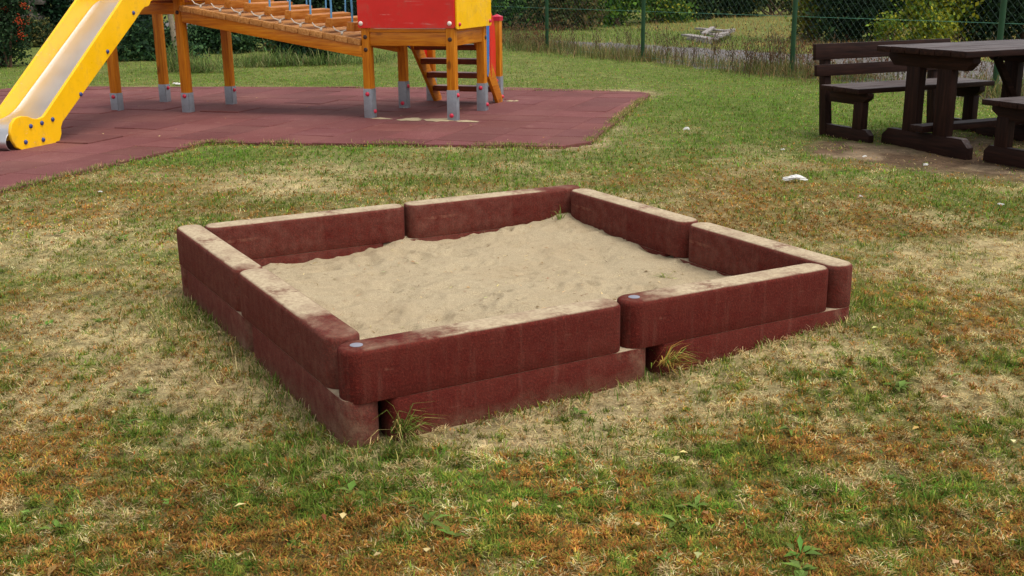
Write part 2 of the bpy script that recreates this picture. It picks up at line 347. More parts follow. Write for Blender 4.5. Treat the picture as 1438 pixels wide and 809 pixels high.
_BL = {k: [(at(px, py), rx, ry, s) for px, py, rx, ry, s in v] for k, v in BLOBS.items()}
def fields(x, y):
    out = {}
    wx = x + (fbm(x, y, 3.1, 41, 3) - .5) * .5; wy = y + (fbm(x, y, 3.1, 51, 3) - .5) * .5
    for k, bl in _BL.items():
        f = np.zeros(x.shape)
        for p, rx, ry, s in bl:
            dx = wx - p.x; dy = wy - p.y; sel = (np.abs(dx) < 3.5 * rx) & (np.abs(dy) < 3.5 * ry)
            f[sel] += s * np.exp(-(dx[sel] ** 2 / rx ** 2 + dy[sel] ** 2 / ry ** 2) * .8)
        out[k] = f
    far = sst(8.0, 12.0, y)
    g = .36 + .9 * sst(.48, .72, fbm(x, y, 2.6, 1)) + out['green'] * (.95 + .3 * far) + far * (1.5 + 1.6 * sst(.35, .65, fbm(x, y, .55, 371, 3))) + .55 * sst(.58, .72, fbm(x, y, 6, 61, 3))
    t = .24 + .6 * sst(.48, .72, fbm(x, y, 2.3, 2)) * (1 - .72 * far) + out['tan'] * 1.75
    b_ = .26 + .7 * sst(.48, .72, fbm(x, y, 2.0, 3)) * (1 - .75 * far) + out['brown'] * 1.4
    so = out['soil'] * 2.3
    d = poly_dist(x, y, CORN)
    t = t + .5 * sst(.25, .0, d); so = so + .8 * sst(.13, .02, d) * sst(.35, .6, fbm(x, y, 4, 381, 3))
    md = poly_dist(x, y, MAT_POLY); so = so + 1.0 * sst(.20, .02, md) * sst(.42, .62, fbm(x, y, 2.2, 391, 3)) + 1.2 * sst(.5, .05, md) * sst(13.5, 14.6, y)
    tot = g + t + b_ + so
    return g / tot, t / tot, b_ / tot, so / tot

STRAW, GREEN, OLIVE, BROWN, SOIL = (s2l(c) for c in ((206, 184, 132), (96, 118, 44), (134, 130, 56), (152, 112, 56), (150, 128, 100)))
def ground_color(x, y):
    g, t, b_, so = fields(x, y); n = fbm(x, y, 14, 21, 4)[:, None]
    c = g[:, None] * s2l((84, 104, 38)) + t[:, None] * s2l((204, 182, 136)) + b_[:, None] * s2l((120, 92, 50)) + so[:, None] * np.where((x > 2.2)[:, None], s2l((100, 80, 66)), s2l((168, 146, 112)))
    q_ = fbm(x, y, 2.6, 431, 4); s_ = np.clip((so * 2.2 - .35) * (.1 + 1.9 * q_), 0, 1)[:, None]; c = c * (1 - s_) + s_ * np.where((x > 2.2)[:, None], s2l((100, 80, 61)) + sst(.52, .66, fbm(x, y, 1.9, 441, 3))[:, None] * (s2l((144, 122, 96)) - s2l((104, 82, 62))), s2l((172, 150, 116)))
    c = c * (.62 + .7 * n)
    pth = in_poly(x + (fbm(x, y, 2, 71, 3) - .5) * .8, y + (fbm(x, y, 2, 72, 3) - .5) * .8, PATH_POLY)
    grav = s2l((112, 106, 104)) * (.6 + .8 * fbm(x, y, 22, 31, 3))[:, None]
    return np.where(pth[:, None], grav, c)

# ------------------------------------------------------------------ ground
xs = np.concatenate([-np.geomspace(400, 13, 14), np.arange(-12, -4.5, .25), np.arange(-4.5, 5.2, .035), np.arange(5.2, 12, .25), np.geomspace(13, 400, 14)])
ys = np.concatenate([-np.geomspace(200, 3, 8), np.arange(-2, 1.6, .2), np.arange(1.6, 9.0, .035), np.arange(9.0, 18, .09), np.arange(18, 46, .3), np.geomspace(47, 600, 14)])
gx, gy = np.meshgrid(xs, ys); gx, gy = gx.ravel(), gy.ravel()
gz = ground_z(gx, gy) + np.where(in_poly(gx, gy, MAT_POLY), 0, (fbm(gx, gy, 16, 91, 3) - .5) * .016)
nx, ny = len(xs), len(ys); idx = np.arange(nx * ny).reshape(ny, nx)
gf = np.stack([idx[:-1, :-1], idx[:-1, 1:], idx[1:, 1:], idx[1:, :-1]], -1).reshape(-1, 4)
o = link('ground', np_mesh('ground', np.stack([gx, gy, gz], -1), gf, ground_color(gx, gy), True), ground_mat); tag(o, kind='structure')

# gravel path behind the fence and rubber tiles
pp = np.array(PATH_POLY)
e1 = np.array([math.cos(PG_YAW), math.sin(PG_YAW)]); e2 = np.array([-e1[1], e1[0]]); PO = np.array([-1.49, 11.81])
def clip(poly, n, c):
    out = []
    for i in range(len(poly)):
        a, b_ = poly[i], poly[(i + 1) % len(poly)]; da, db = n @ a - c, n @ b_ - c
        if da >= 0: out.append(a)
        if (da >= 0) != (db >= 0): out.append(a + (b_ - a) * da / (da - db))
    return out
def clip_concave(cell, poly):
    bm_in = in_poly(np.array([p[0] for p in cell]), np.array([p[1] for p in cell]), poly)
    return bm_in
# every tile is cut to the outline of the surface (outline split into convex pieces), each with its own joint, tone and tiny tilt
PIECES = [[(-4.58, 4.88), (-2.80, 10.08), (-.96, 15.195), (-3.87, 15.66), (-7.0, 16.0), (-10.5, 8.0)], [(-2.80, 10.08), (.44, 9.58), (.72, 9.80), (1.78, 14.0), (1.70, 14.28), (-.05, 15.05), (-.96, 15.195), (-1.05, 15.2)]]
tv, tf, tc = [], [], []
TS = .5
bmt = bmesh.new(); tl = bmt.verts.layers.float_color.new('tint')
for pc in PIECES:
    pc = [np.array(p) for p in pc]
    if sum(pc[i][0] * pc[(i + 1) % len(pc)][1] - pc[(i + 1) % len(pc)][0] * pc[i][1] for i in range(len(pc))) < 0: pc = pc[::-1]
    for i in range(-22, 12):
        for j in range(-18, 12):
            a0 = PO + e1 * (i * TS + .3205) + e2 * (j * TS + .07)
            cell = [a0, a0 + e1 * TS, a0 + e1 * TS + e2 * TS, a0 + e2 * TS]
            for k in range(len(pc)):
                ea, eb = pc[k], pc[(k + 1) % len(pc)]; d_ = eb - ea; n_ = np.array([-d_[1], d_[0]]) / np.hypot(*d_)
                if cell: cell = clip(cell, n_, n_ @ ea)
            if len(cell) < 3: continue
            ar = .5 * abs(sum(cell[q][0] * cell[(q + 1) % len(cell)][1] - cell[(q + 1) % len(cell)][0] * cell[q][1] for q in range(len(cell))))
            if ar < .004: continue
            rr = random.Random(i * 131 + j); tone = .86 + .28 * rr.random(); tint = (tone, tone * (.96 + .08 * rr.random()), tone * (.96 + .08 * rr.random()), 1)
            cen = sum(cell) / len(cell); h0 = rr.uniform(-.002, .002) + (.006 if rr.random() < .12 else 0); tx, ty = rr.uniform(-.008, .008), rr.uniform(-.008, .008)
            def ring(ins, z):
                o_ = []
                for p in cell:
                    d_ = p - cen; l_ = np.hypot(*d_); q = cen + d_ * max(0, 1 - ins / l_)
                    v = bmt.verts.new((q[0], q[1], z + h0 + (q - cen)[0] * tx + (q - cen)[1] * ty)); v[tl] = tint; o_.append(v)
                return o_
            r0, r1, r2 = ring(.002, -.028), ring(.002, .017), ring(.008, .022)
            for A, B in ((r0, r1), (r1, r2)):
                for q in range(len(A)): bmt.faces.new((A[q], A[(q + 1) % len(A)], B[(q + 1) % len(A)], B[q]))
            bmt.faces.new(r2)
me = bpy.data.meshes.new('rubber_paving'); bmt.to_mesh(me); bmt.free()
# the float_color layer becomes a point colour attribute
o = link('rubber_paving', me, mat_tiles); tag(o, kind='structure')

# ------------------------------------------------------------------ sandbox
def block_mesh(length, lo0, lo1, r0=.058, r1=.054, seed=0):
    """one cast block along +x: the upper course 0..length, the lower course lo0..lo1, outer face on y=0, width BW to +y"""
    bm = bmesh.new(); rnd = random.Random(seed)
    def outline(x0, x1, ra, rb, ins):
        pts = []; a, b_ = max(ra - ins, .004), max(rb - ins, .004); y0, y1 = ins, BW - ins; xa, xb = x0 + ins, x1 - ins
        for cx, cy, rad, s in ((xb - b_, y0 + b_, b_, -90), (xb - b_, y1 - b_, b_, 0)):
            pts += [(cx + rad * math.cos(R(s + 90 * k / 6)), cy + rad * math.sin(R(s + 90 * k / 6))) for k in range(7)]
        pts += [(xb + (xa - xb) * t / 14, y1) for t in range(1, 14)]
        for cx, cy, rad, s in ((xa + a, y1 - a, a, 90), (xa + a, y0 + a, a, 180)):
            pts += [(cx + rad * math.cos(R(s + 90 * k / 6)), cy + rad * math.sin(R(s + 90 * k / 6))) for k in range(7)]
        pts += [(xa + (xb - xa) * t / 14, y0) for t in range(1, 14)]
        return pts
    def solid(x0, x1, ra, rb, levels):
        rings = []
        for z, ins in levels:
            rings.append([bm.verts.new((x, y, z)) for x, y in outline(x0, x1, ra, rb, ins)])
        for A, B in zip(rings, rings[1:]):
            for k in range(len(A)): bm.faces.new((A[k], A[(k + 1) % len(A)], B[(k + 1) % len(A)], B[k]))
        bm.faces.new(rings[0][::-1])
        # top: strips across so that it can sag a little
        bm.faces.new(rings[-1])
    rt = .017
    solid(0, length, r0, r1, [(H1 + .0006, .0012), (H1 + .003, .0)] + [(H1 + (H2 - H1) * t, 0) for t in (.3, .6)] + [(H2 - rt, 0)] + [(H2 - rt + rt * math.sin(R(a)), rt * (1 - math.cos(R(a)))) for a in (22, 45, 68, 90)])
    solid(lo0, lo1, .030, r1, [(-.06, 0), (.05, 0), (H1 - .003, 0), (H1 - .0006, .0012)])
    bmesh.ops.recalc_face_normals(bm, faces=bm.faces[:])
    me = bpy.data.meshes.new('rubber_block'); bm.to_mesh(me); bm.free()
    me.polygons.foreach_set('use_smooth', [True] * len(me.polygons)); me.set_sharp_from_angle(angle=R(40))
    return me
cen = CORN.mean(0)
sandbox = empty('sandbox', (cen[0], cen[1], 0)); tag(sandbox, 'square sandbox of interlocking dark red rubber blocks with dusty tops on the lawn', 'sandbox')
JOG = {(0, 0): .034, (1, 0): -.03, (2, 0): .012, (3, 0): -.018}
blocks = []
BARE = {(0, 0): (.30, .0), (0, 1): (.13, -.1), (1, 0): (-.2, -.1), (1, 1): (-.2, -.1), (2, 0): (.26, -.1), (2, 1): (-.1, -.1), (3, 0): (-.2, .0), (3, 1): (-.2, .22)}
for i in range(4):
    a, b_ = CORN[i], CORN[(i + 1) % 4]; d = b_ - a; n = np.hypot(*d); d = d / n; yaw = math.atan2(d[1], d[0]); half = (n - BW) / 2
    j = half + JOG[(i, 0)]
    for k, (s0, s1) in enumerate(((.0, j - .008), (j + .006, n - BW - .008))):
        base = a + d * s0; ln = s1 - s0; up_ = (random.random() - .5) * .006
        if (i, k) == (3, 1): base = base + np.array([d[1], -d[0]]) * .003; up_ = .009     # this block has worked loose a little
        me = block_mesh(ln, (BW + .020 if k == 0 else BW + .012) if i == 0 else BW + .034 if i == 3 else BW + .002, ln + BW - (.012 if k == 0 else -.002))
        me.name = 'rubber_block'
        ob = link('rubber_block', me, rubber, sandbox); ob.location = (base[0] - cen[0], base[1] - cen[1], up_); ob.rotation_euler = (random.uniform(-.003, .003), 0, yaw + random.uniform(-.004, .004))
        blocks.append(ob); ob['span'] = float(ln); ob['dusty'] = (.2, .58, .58, .55)[i]; ob['bare_start'], ob['bare_end'] = BARE[(i, k)]
        if i == 0:
            pg = MB().lathe((.062, BW * .52, H2 + .0005), (0, 0, 1), [(.021, 0), (.021, .0012), (.018, .0022)], 20).build('plug', plug_grey, ob)

# sand inside
ins = BW * .55
gp = []
def inset(poly, w):
    out = []; m_ = len(poly); ls = []
    for i in range(m_):
        a, b_ = poly[i], poly[(i + 1) % m_]; d = (b_ - a) / np.hypot(*(b_ - a)); ls.append((a + np.array([-d[1], d[0]]) * w, d))
    for i in range(m_):
        p, d = ls[i - 1]; r, e = ls[i]; t = np.linalg.solve(np.array([d, -e]).T, r - p); out.append(p + d * t[0])
    return np.array(out)
SI = inset(CORN, ins); SN = 210
uu, vv = np.meshgrid(np.linspace(0, 1, SN), np.linspace(0, 1, SN)); uu, vv = uu.ravel(), vv.ravel()
sxy = (SI[0] * ((1 - uu) * (1 - vv))[:, None] + SI[1] * (uu * (1 - vv))[:, None] + SI[2] * (uu * vv)[:, None] + SI[3] * ((1 - uu) * vv)[:, None])
x, y = sxy[:, 0], sxy[:, 1]
sz = .128 + (fbm(x, y, 1.6, 12, 3) - .5) * .075 + (fbm(x, y, 7, 13, 4) - .5) * .03 + (fbm(x, y, 26, 14, 3) - .5) * .011
sz += .06 * np.exp(-((uu - .02) ** 2 / .02 + (vv - .62) ** 2 / .05)) + .05 * np.exp(-((uu - .98) ** 2 / .01 + (vv - .96) ** 2 / .012)) + .02 * np.exp(-((uu - .5) ** 2 + (vv - .1) ** 2) / .05) + .022 * np.exp(-((uu - .5) ** 2 / .006 + (vv - 1.) ** 2 / .004))
for _ in range(170):
    cx, cy = RNG.random(2); rr = RNG.uniform(.014, .045); ang = RNG.uniform(0, 6.3); du, dv = uu - cx, vv - cy
    a = (du * math.cos(ang) + dv * math.sin(ang)) / rr; b_ = (-du * math.sin(ang) + dv * math.cos(ang)) / (rr * RNG.uniform(.4, .8)); q = a * a + b_ * b_
    sz += -RNG.uniform(.006, .02) * np.exp(-q) + .005 * np.exp(-(np.sqrt(q) - 1.5) ** 2 / .15)
ii = np.arange(SN * SN).reshape(SN, SN); sf = np.stack([ii[:-1, :-1], ii[:-1, 1:], ii[1:, 1:], ii[1:, :-1]], -1).reshape(-1, 4)
o = link('sand', np_mesh('sand', np.stack([x, y, sz], -1), sf, None, True), sand_mat); tag(o, 'pale trampled sand filling the red rubber sandbox', 'sand', kind='stuff')
SAND = (uu, vv, np.stack([x, y, sz], -1))

# ------------------------------------------------------------------ blades
def blades(x, y, z, ln, wd, lean, col, bend=.5, az=None):
    n = len(x); az = RNG.uniform(0, 2 * np.pi, n) if az is None else az
    tw = az + np.pi / 2 + RNG.normal(0, .4, n); dx, dy = np.cos(az), np.sin(az); wx, wy = np.cos(tw) * wd / 2, np.sin(tw) * wd / 2
    l2 = np.minimum(lean + bend * RNG.uniform(.3, 1.2, n), 1.75)
    h1 = ln * .55; mx, my, mz = x + dx * np.sin(lean) * h1, y + dy * np.sin(lean) * h1, z + np.cos(lean) * h1
    h2 = ln * .45; tx, ty, tz = mx + dx * np.sin(l2) * h2, my + dy * np.sin(l2) * h2, np.maximum(mz + np.cos(l2) * h2, z + .002)
    V = np.stack([np.stack([x - wx, y - wy, z], -1), np.stack([x + wx, y + wy, z], -1), np.stack([mx + wx * .75, my + wy * .75, mz], -1), np.stack([mx - wx * .75, my - wy * .75, mz], -1), np.stack([tx, ty, tz], -1)], 1).reshape(-1, 3)
    k = np.arange(n)[:, None] * 5
    F = np.concatenate([k + np.array([[0, 1, 2]]), k + np.array([[0, 2, 3]]), k + np.array([[3, 2, 4]])], 0)
    C = np.repeat(col, 5, 0)
    return V, F, C
def join(parts):
    off = 0; Vs, Fs, Cs = [], [], []
    for V, F, C in parts: Vs.append(V); Fs.append(F + off); Cs.append(C); off += len(V)
    return np.concatenate(Vs), np.concatenate(Fs), np.concatenate(Cs)
def jit(c, n, v=.22, h=.08):
    k = np.exp(RNG.normal(0, v, (n, 1))); return np.clip(np.asarray(c)[None] * k * (1 + RNG.normal(0, h, (n, 3))), 0, .9)

FENCE_LINE = lambda x, y: (x - F0[0]) * FNOR[0] + (y - F0[1]) * FNOR[1]
parts = []
def scatter(n, y0, y1, power):
    """points in the wedge in front of the camera (with room to either side), thinner with distance"""
    u = RNG.random(n); d = (y0 ** (1 - power) + u * (y1 ** (1 - power) - y0 ** (1 - power))) ** (1 / (1 - power))
    hw = d * .50 + 1.5; x = (RNG.random(n) * 2 - 1) * hw; return x, d
BOXIN = inset(CORN, .02)
def lawn(n, y0, y1, power, ls=1.0, ws=1.0):
    x, y = scatter(n, y0, y1, power)
    # gather into tussocks
    cl = RNG.random(n) < .45; q = .07; gxx, gyy = np.floor(x / q), np.floor(y / q)
    cx = (gxx + .2 + .6 * _hash(gxx, gyy, 3)) * q; cy = (gyy + .2 + .6 * _hash(gxx, gyy, 4)) * q
    x = np.where(cl, x + (cx - x) * .6, x); y = np.where(cl, y + (cy - y) * .6, y)
    ok = ~in_poly(x, y, BOXIN); md = poly_dist(x, y, MAT_POLY); im = in_poly(x, y, MAT_POLY)
    ok &= ~im | (md < RNG.exponential(.025, n) * (.2 + 2.6 * sst(.45, .7, fbm(x, y, 2.5, 401, 3)))); ok &= ~in_poly(x, y, PATH_POLY) | (RNG.random(n) < .05)
    x, y = x[ok], y[ok]; n = len(x); g, t, b_, so = fields(x, y); r = RNG.random(n)
    keep = RNG.random(n) < (1 - .96 * np.clip(so * 3.2 * fbm(x, y, 3.1, 451, 4), 0, 1)) * (1 - .75 * t * sst(.3, .7, fbm(x, y, 9, 77, 3)))
    # sharper separation of the kinds so that patches read
    ng, nt_, nb = (np.exp(5.5 * (vnoise(x, y, 19, s_) - .5) + 4.0 * (fbm(x, y, 7, s_ + 5, 2) - .5)) for s_ in (201, 211, 221)); G, T, B = g ** 1.25 * ng, t ** 1.25 * nt_ * .9 + so * .3, b_ ** 1.25 * nb; S = G + T + B; G, T, B = G / S, T / S, B / S
    kind = np.where(r < G, 0, np.where(r < G + T, 1, 2)); x, y, kind = x[keep], y[keep], kind[keep]; g, t, b_ = g[keep], t[keep], b_[keep]; n = len(x)
    z = ground_z(x, y) - .004 + .022 * np.clip(fbm(x, y, 13, 331, 2) - .45, 0, 1) * 2 * np.clip(1 - 2 * so[keep], 0, 1); far = np.clip(y / 10, 0, 1)
    green = jit(GREEN, n, .28, .1); ol = RNG.random(n) < .42 - .2 * sst(6, 10, y); green[ol] = jit(OLIVE, ol.sum(), .25, .08)
    br_ = ((g > .55) & (RNG.random(n) < .2)) | (RNG.random(n) < .6 * sst(6, 10, y)); green[br_] = jit(s2l((98, 136, 42)), br_.sum(), .25, .1)
    straw = jit(STRAW, n, .2, .06); dk = RNG.random(n) < .35; straw[dk] = jit(s2l((150, 122, 76)), dk.sum(), .25, .06)
    brown = jit(BROWN, n, .3, .1); rd = RNG.random(n) < .35; brown[rd] = jit(s2l((150, 100, 48)), rd.sum(), .3, .1); mx_ = RNG.random(n) < .25; brown[mx_] = jit(s2l((134, 118, 50)), mx_.sum(), .25, .08)
    col = np.where((kind == 0)[:, None], green, np.where((kind == 1)[:, None], straw, brown))
    tuft = .55 + .9 * fbm(x, y, 9, 88, 2)
    tone = np.exp(.9 * (vnoise(x, y, 26, 340) - .5) + .7 * (fbm(x, y, 1.1, 350, 3) - .5)); col = np.clip(col * tone[:, None], 0, .9)
    ln = np.where(kind == 0, RNG.uniform(.014, .036, n) * (.8 + .5 * g), np.where(kind == 1, RNG.uniform(.012, .034, n), RNG.uniform(.008, .020, n))) * ls * tuft
    wd = np.where(kind == 0, RNG.uniform(.002, .0042, n), np.where(kind == 1, RNG.uniform(.0013, .0026, n), RNG.uniform(.0025, .005, n))) * ws
    lean = np.where(kind == 0, np.abs(RNG.normal(.85, .42, n)), np.where(kind == 1, RNG.uniform(.9, 1.54, n), RNG.uniform(.3, 1.4, n)))
    z = z + np.where((kind == 1) | (kind == 2), RNG.uniform(0, .014, n), 0)
    return blades(x, y, z, ln, wd, np.clip(lean, 0, 1.54), col, .6)
parts.append(lawn(1100000, 1.8, 6.0, 1.6))
parts.append(lawn(450000, 6.0, 24.0, 1.5, 1.15, 1.8))
# beyond the path: rough grass
n = 60000; x, y = scatter(n, 19, 48, 1.2); ok = (FENCE_LINE(x, y) > 1) & ~in_poly(x, y, PATH_POLY); x, y = x[ok], y[ok]; n = len(x)
dryb = sst(.4, .62, fbm(x, y, .35, 61, 3) + .22 * sst(4.5, 7.5, x)); c = np.where((RNG.random(n) < dryb)[:, None], jit(s2l((164, 136, 82)), n), jit(s2l((104, 126, 52)), n))
parts.append(blades(x, y, np.zeros(n), RNG.uniform(.06, .16, n), RNG.uniform(.008, .016, n), np.abs(RNG.normal(.5, .4, n)), c))
# grass creeping over the edge of the rubber paving
for (xa_, ya_), (xb_, yb_), nn_ in (((-4.58, 4.88), (-2.80, 10.08), 5200), ((-2.80, 10.08), (.44, 9.58), 5200), ((.72, 9.80), (1.78, 14.0), 3600), ((1.70, 14.28), (-3.87, 15.66), 2600)):
    s = RNG.random(nn_); dn = fbm(s * 9, s * 0 + xa_, 1.0, 421, 4); k = RNG.random(nn_) < sst(.38, .66, dn) + .08; s, dn = s[k], dn[k]; n = len(s)
    ex, ey = xb_ - xa_, yb_ - ya_; l_ = math.hypot(ex, ey); o_ = RNG.normal(0, .035, n) + (dn - .5) * .10; x = xa_ + ex * s - ey / l_ * o_; y = ya_ + ey * s + ex / l_ * o_
    c = jit(s2l((98, 122, 42)), n, .25); k = RNG.random(n) < .4; c[k] = jit(s2l((176, 156, 104)), k.sum(), .2)
    parts.append(blades(x, y, np.where(in_poly(x, y, MAT_POLY), .018, .0), RNG.uniform(.02, .055, n), RNG.uniform(.003, .006, n), np.abs(RNG.normal(.8, .4, n)), c, .7))
# longer fringe hugging the blocks
for i, dens in ((0, 900), (3, 1700), (1, 500), (2, 500)):
    a, b_ = CORN[i], CORN[(i + 1) % 4]; s = RNG.random(dens); e = (b_ - a) / np.hypot(*(b_ - a)); nn = np.array([e[1], -e[0]])
    cl = fbm(s * 6, s * 0 + i * 9.1, 1.2, 7, 3); kp = RNG.random(dens) < sst(.35, .62, cl) + .12; s = s[kp]; n = len(s)
    off = np.abs(RNG.normal(0, .045 if i != 3 else .08, n)) + .006; x = a[0] + e[0] * s * np.hypot(*(b_ - a)) + nn[0] * off; y = a[1] + e[1] * s * np.hypot(*(b_ - a)) + nn[1] * off
    c = jit(GREEN, n); k = RNG.random(n) < .28; c[k] = jit(STRAW, k.sum())
    parts.append(blades(x, y, ground_z(x, y), RNG.uniform(.025, .07, n) * (1.05 if i == 3 else .9), RNG.uniform(.002, .004, n), np.abs(RNG.normal(.5, .35, n)), c, .7))
# lush tufts standing out of the short lawn
for px, py, nb, hh, sp_, mix_ in ((560, 640, 160, .07, .05, .2), (490, 640, 240, .085, .08, .1), (440, 628, 160, .07, .07, .1), (255, 440, 260, .09, .10, .3), (235, 470, 220, .08, .10, .3), (290, 490, 180, .07, .08, .4), (330, 520, 150, .06, .08, .4), (1210, 450, 200, .09, .07, .15), (1180, 470, 240, .07, .09, .1), (1250, 480, 260, .06, .12, .1), (1070, 605, 260, .06, .07, .05), (1040, 592, 120, .05, .05, .05), (830, 640, 260, .06, .08, .05), (780, 655, 120, .05, .05, .1), (315, 582, 220, .05, .08, .15), (1220, 348, 200, .06, .09, .05), (620, 258, 200, .07, .14, .05), (380, 284, 150, .06, .1, .1), (60, 392, 160, .05, .1, .1), (1270, 690, 120, .05, .06, .05), (430, 650, 160, .06, .08, .1), (340, 700, 160, .05, .1, .1), (120, 345, 120, .05, .1, .1), (50, 760, 200, .05, .1, .1), (1390, 700, 220, .05, .12, .05), (105, 262, 300, .06, .2, .05), (240, 232, 300, .05, .25, .05), (540, 260, 160, .06, .15, .1), (740, 248, 160, .06, .2, .1), (190, 655, 200, .04, .14, .2), (640, 250, 160, .05, .2, .1)):
    nb = int(nb * .8); p = at(px, py); x = RNG.normal(p.x, sp_, nb); y = RNG.normal(p.y, sp_ * .8, nb); ok = ~in_poly(x, y, CORN); x, y = x[ok], y[ok]; n = len(x)
    c = jit(s2l((94, 118, 46)), n, .25, .1); c2 = RNG.random(n) < .35; c[c2] = jit(s2l((124, 124, 60)), c2.sum(), .25, .1); k = RNG.random(n) < mix_ + .1; c[k] = jit(s2l((170, 156, 96)), k.sum())
    parts.append(blades(x, y, ground_z(x, y), RNG.uniform(.4, 1.05, n) * hh * .8, RNG.uniform(.0022, .0045, n), np.abs(RNG.normal(.45, .35, n)), c, .8))
# broad-leaf weeds, clover and fallen leaves in the turf
def flat_leaves(x, y, z, az, tilt, ln, wd, col):
    n = len(x); d = np.stack([np.cos(az) * np.cos(tilt), np.sin(az) * np.cos(tilt), np.sin(tilt)], -1); s = np.stack([-np.sin(az), np.cos(az), 0 * az], -1); up = np.array([0, 0, 1.])
    p = np.stack([x, y, z], -1); l_, w_ = ln[:, None], wd[:, None]
    V = np.stack([p, p + d * l_ * .45 - s * w_ * .5 + up * l_ * .10, p + d * l_ * .45 + up * l_ * .02, p + d * l_ * .45 + s * w_ * .5 + up * l_ * .10, p + d * l_ - up * l_ * .10], 1).reshape(-1, 3)
    k = np.arange(n)[:, None] * 5; F = np.concatenate([k + np.array([f]) for f in ([0, 1, 2], [0, 2, 3], [1, 4, 2], [2, 4, 3])], 0)
    return V, F, np.repeat(col, 5, 0)
x, y = scatter(150, 2.2, 7, 1.2); ok = ~in_poly(x, y, inset(CORN, -.05)) & ~in_poly(x, y, MAT_POLY); x, y = x[ok], y[ok]
for px, py in ((1250, 682), (1268, 690), (1100, 720), (800, 700), (640, 760), (330, 690), (180, 600), (950, 742)): p = at(px, py); x, y = np.append(x, p.x), np.append(y, p.y)
nl = RNG.integers(4, 9, len(x)); xx, yy = np.repeat(x, nl), np.repeat(y, nl); n = len(xx); sc = np.repeat(RNG.uniform(.5, 1.2, len(x)), nl)
parts.append(flat_leaves(xx + RNG.normal(0, .006, n), yy + RNG.normal(0, .006, n), ground_z(xx, yy) + .012, RNG.uniform(0, 6.3, n), RNG.uniform(.05, .6, n), RNG.uniform(.03, .055, n) * sc, RNG.uniform(.012, .022, n) * sc, jit(s2l((104, 126, 58)), n, .2, .08)))
x, y = scatter(420, 2.2, 14, 1.4); ok = ~in_poly(x, y, inset(CORN, -.03)); x, y = x[ok], y[ok]; n = len(x); c = jit(s2l((150, 112, 66)), n, .35, .12); k = RNG.random(n) < .3; c[k] = jit(s2l((206, 186, 130)), k.sum(), .2)
parts.append(flat_leaves(x, y, np.maximum(ground_z(x, y), np.where(in_poly(x, y, MAT_POLY), .026, -1)) + np.where(in_poly(x, y, MAT_POLY), 0, .02), RNG.uniform(0, 6.3, n), RNG.uniform(-.2, .3, n), RNG.uniform(.015, .04, n), RNG.uniform(.010, .022, n), c))
V, F, C = join(parts)
o = link('grass', np_mesh('grass', V, F, C), grass_mat); tag(o, 'short patchy lawn grass, green, straw and rust brown', 'grass', kind='stuff')

def tuft(name, p, n, hh, spread, colors, label, group=None, base_r=.02, az=None, cat='grass tuft'):
    x = RNG.normal(0, base_r, n); y = RNG.normal(0, base_r, n); c = np.zeros((n, 3)); k = RNG.integers(0, len(colors), n)
    for i, cc in enumerate(colors): c[k == i] = jit(s2l(cc), (k == i).sum())
    a = None if az is None else RNG.normal(az, .9, n)
    V, F, C = blades(x, y, np.zeros(n), RNG.uniform(.45, 1.15, n) * hh, RNG.uniform(.003, .0055, n), np.abs(RNG.normal(spread, .3, n)), c, 1.0, a)
    o = link(name, np_mesh(name, V, F, C), grass_mat); o.location = p; tag(o, label, cat, group); return o
A0 = CORN[0]; ed = (CORN[1] - A0) / np.hypot(*(CORN[1] - A0))
p = A0 + ed * (BW + .045) + np.array([ed[1], -ed[0]]) * .012
tuft('grass_tuft', (p[0], p[1], .035), 75, .17, .85, [(112, 122, 56), (184, 164, 104), (90, 112, 40)], 'spiky green and straw grass tuft growing from the notch under the nearest sandbox corner', az=-.7)
half = (np.hypot(*(CORN[1] - A0)) - BW) / 2 + .034
p = A0 + ed * (half + BW + .035) + np.array([ed[1], -ed[0]]) * .012
tuft('grass_tuft', (p[0], p[1], .075), 84, .145, 1.0, [(196, 172, 96), (170, 134, 70), (150, 120, 60), (112, 132, 52)], 'dry straw-coloured grass tuft hanging from the notch halfway along the front sandbox wall', az=-.7)
# weeds inside the sand
def sand_at(u, v): i = int(v * (SN - 1)) * SN + int(u * (SN - 1)); return SAND[2][i]
p = sand_at(.93, .93); tuft('grass_tuft', p, 26, .09, .8, [(104, 124, 58), (130, 140, 70)], 'small green weed growing in the far corner of the sand', base_r=.012, cat='weed')
p = sand_at(.86, .36); tuft('grass_tuft', p, 16, .07, 1.2, [(120, 136, 64), (150, 150, 84)], 'small flat green sprig lying on the sand by the right sandbox wall', base_r=.012, cat='weed')
# leaf litter and straw bits on the sand
n = 700; k = RNG.integers(0, SN * SN, n); P = SAND[2][k]
c = jit(s2l((138, 112, 80)), n, .35); kk = RNG.random(n) < .3; c[kk] = jit(s2l((200, 180, 130)), kk.sum())
fl_ = flat_leaves(*P[:18].T + np.array([[0], [0], [.004]]), RNG.uniform(0, 6.3, 18), RNG.uniform(-.1, .4, 18), RNG.uniform(.015, .035, 18), RNG.uniform(.008, .018, 18), jit(s2l((150, 122, 80)), 18, .3))
V, F, C = blades(P[:, 0], P[:, 1], P[:, 2] + .003, RNG.uniform(.008, .03, n), RNG.uniform(.002, .007, n), RNG.uniform(1.3, 1.52, n), c, .1)
V, F, C = join([(V, F, C), fl_])
o = link('leaf_litter', np_mesh('leaf_litter', V, F, C), grass_mat); tag(o, 'tiny dry leaf and straw bits scattered on the sand', 'litter', kind='stuff')
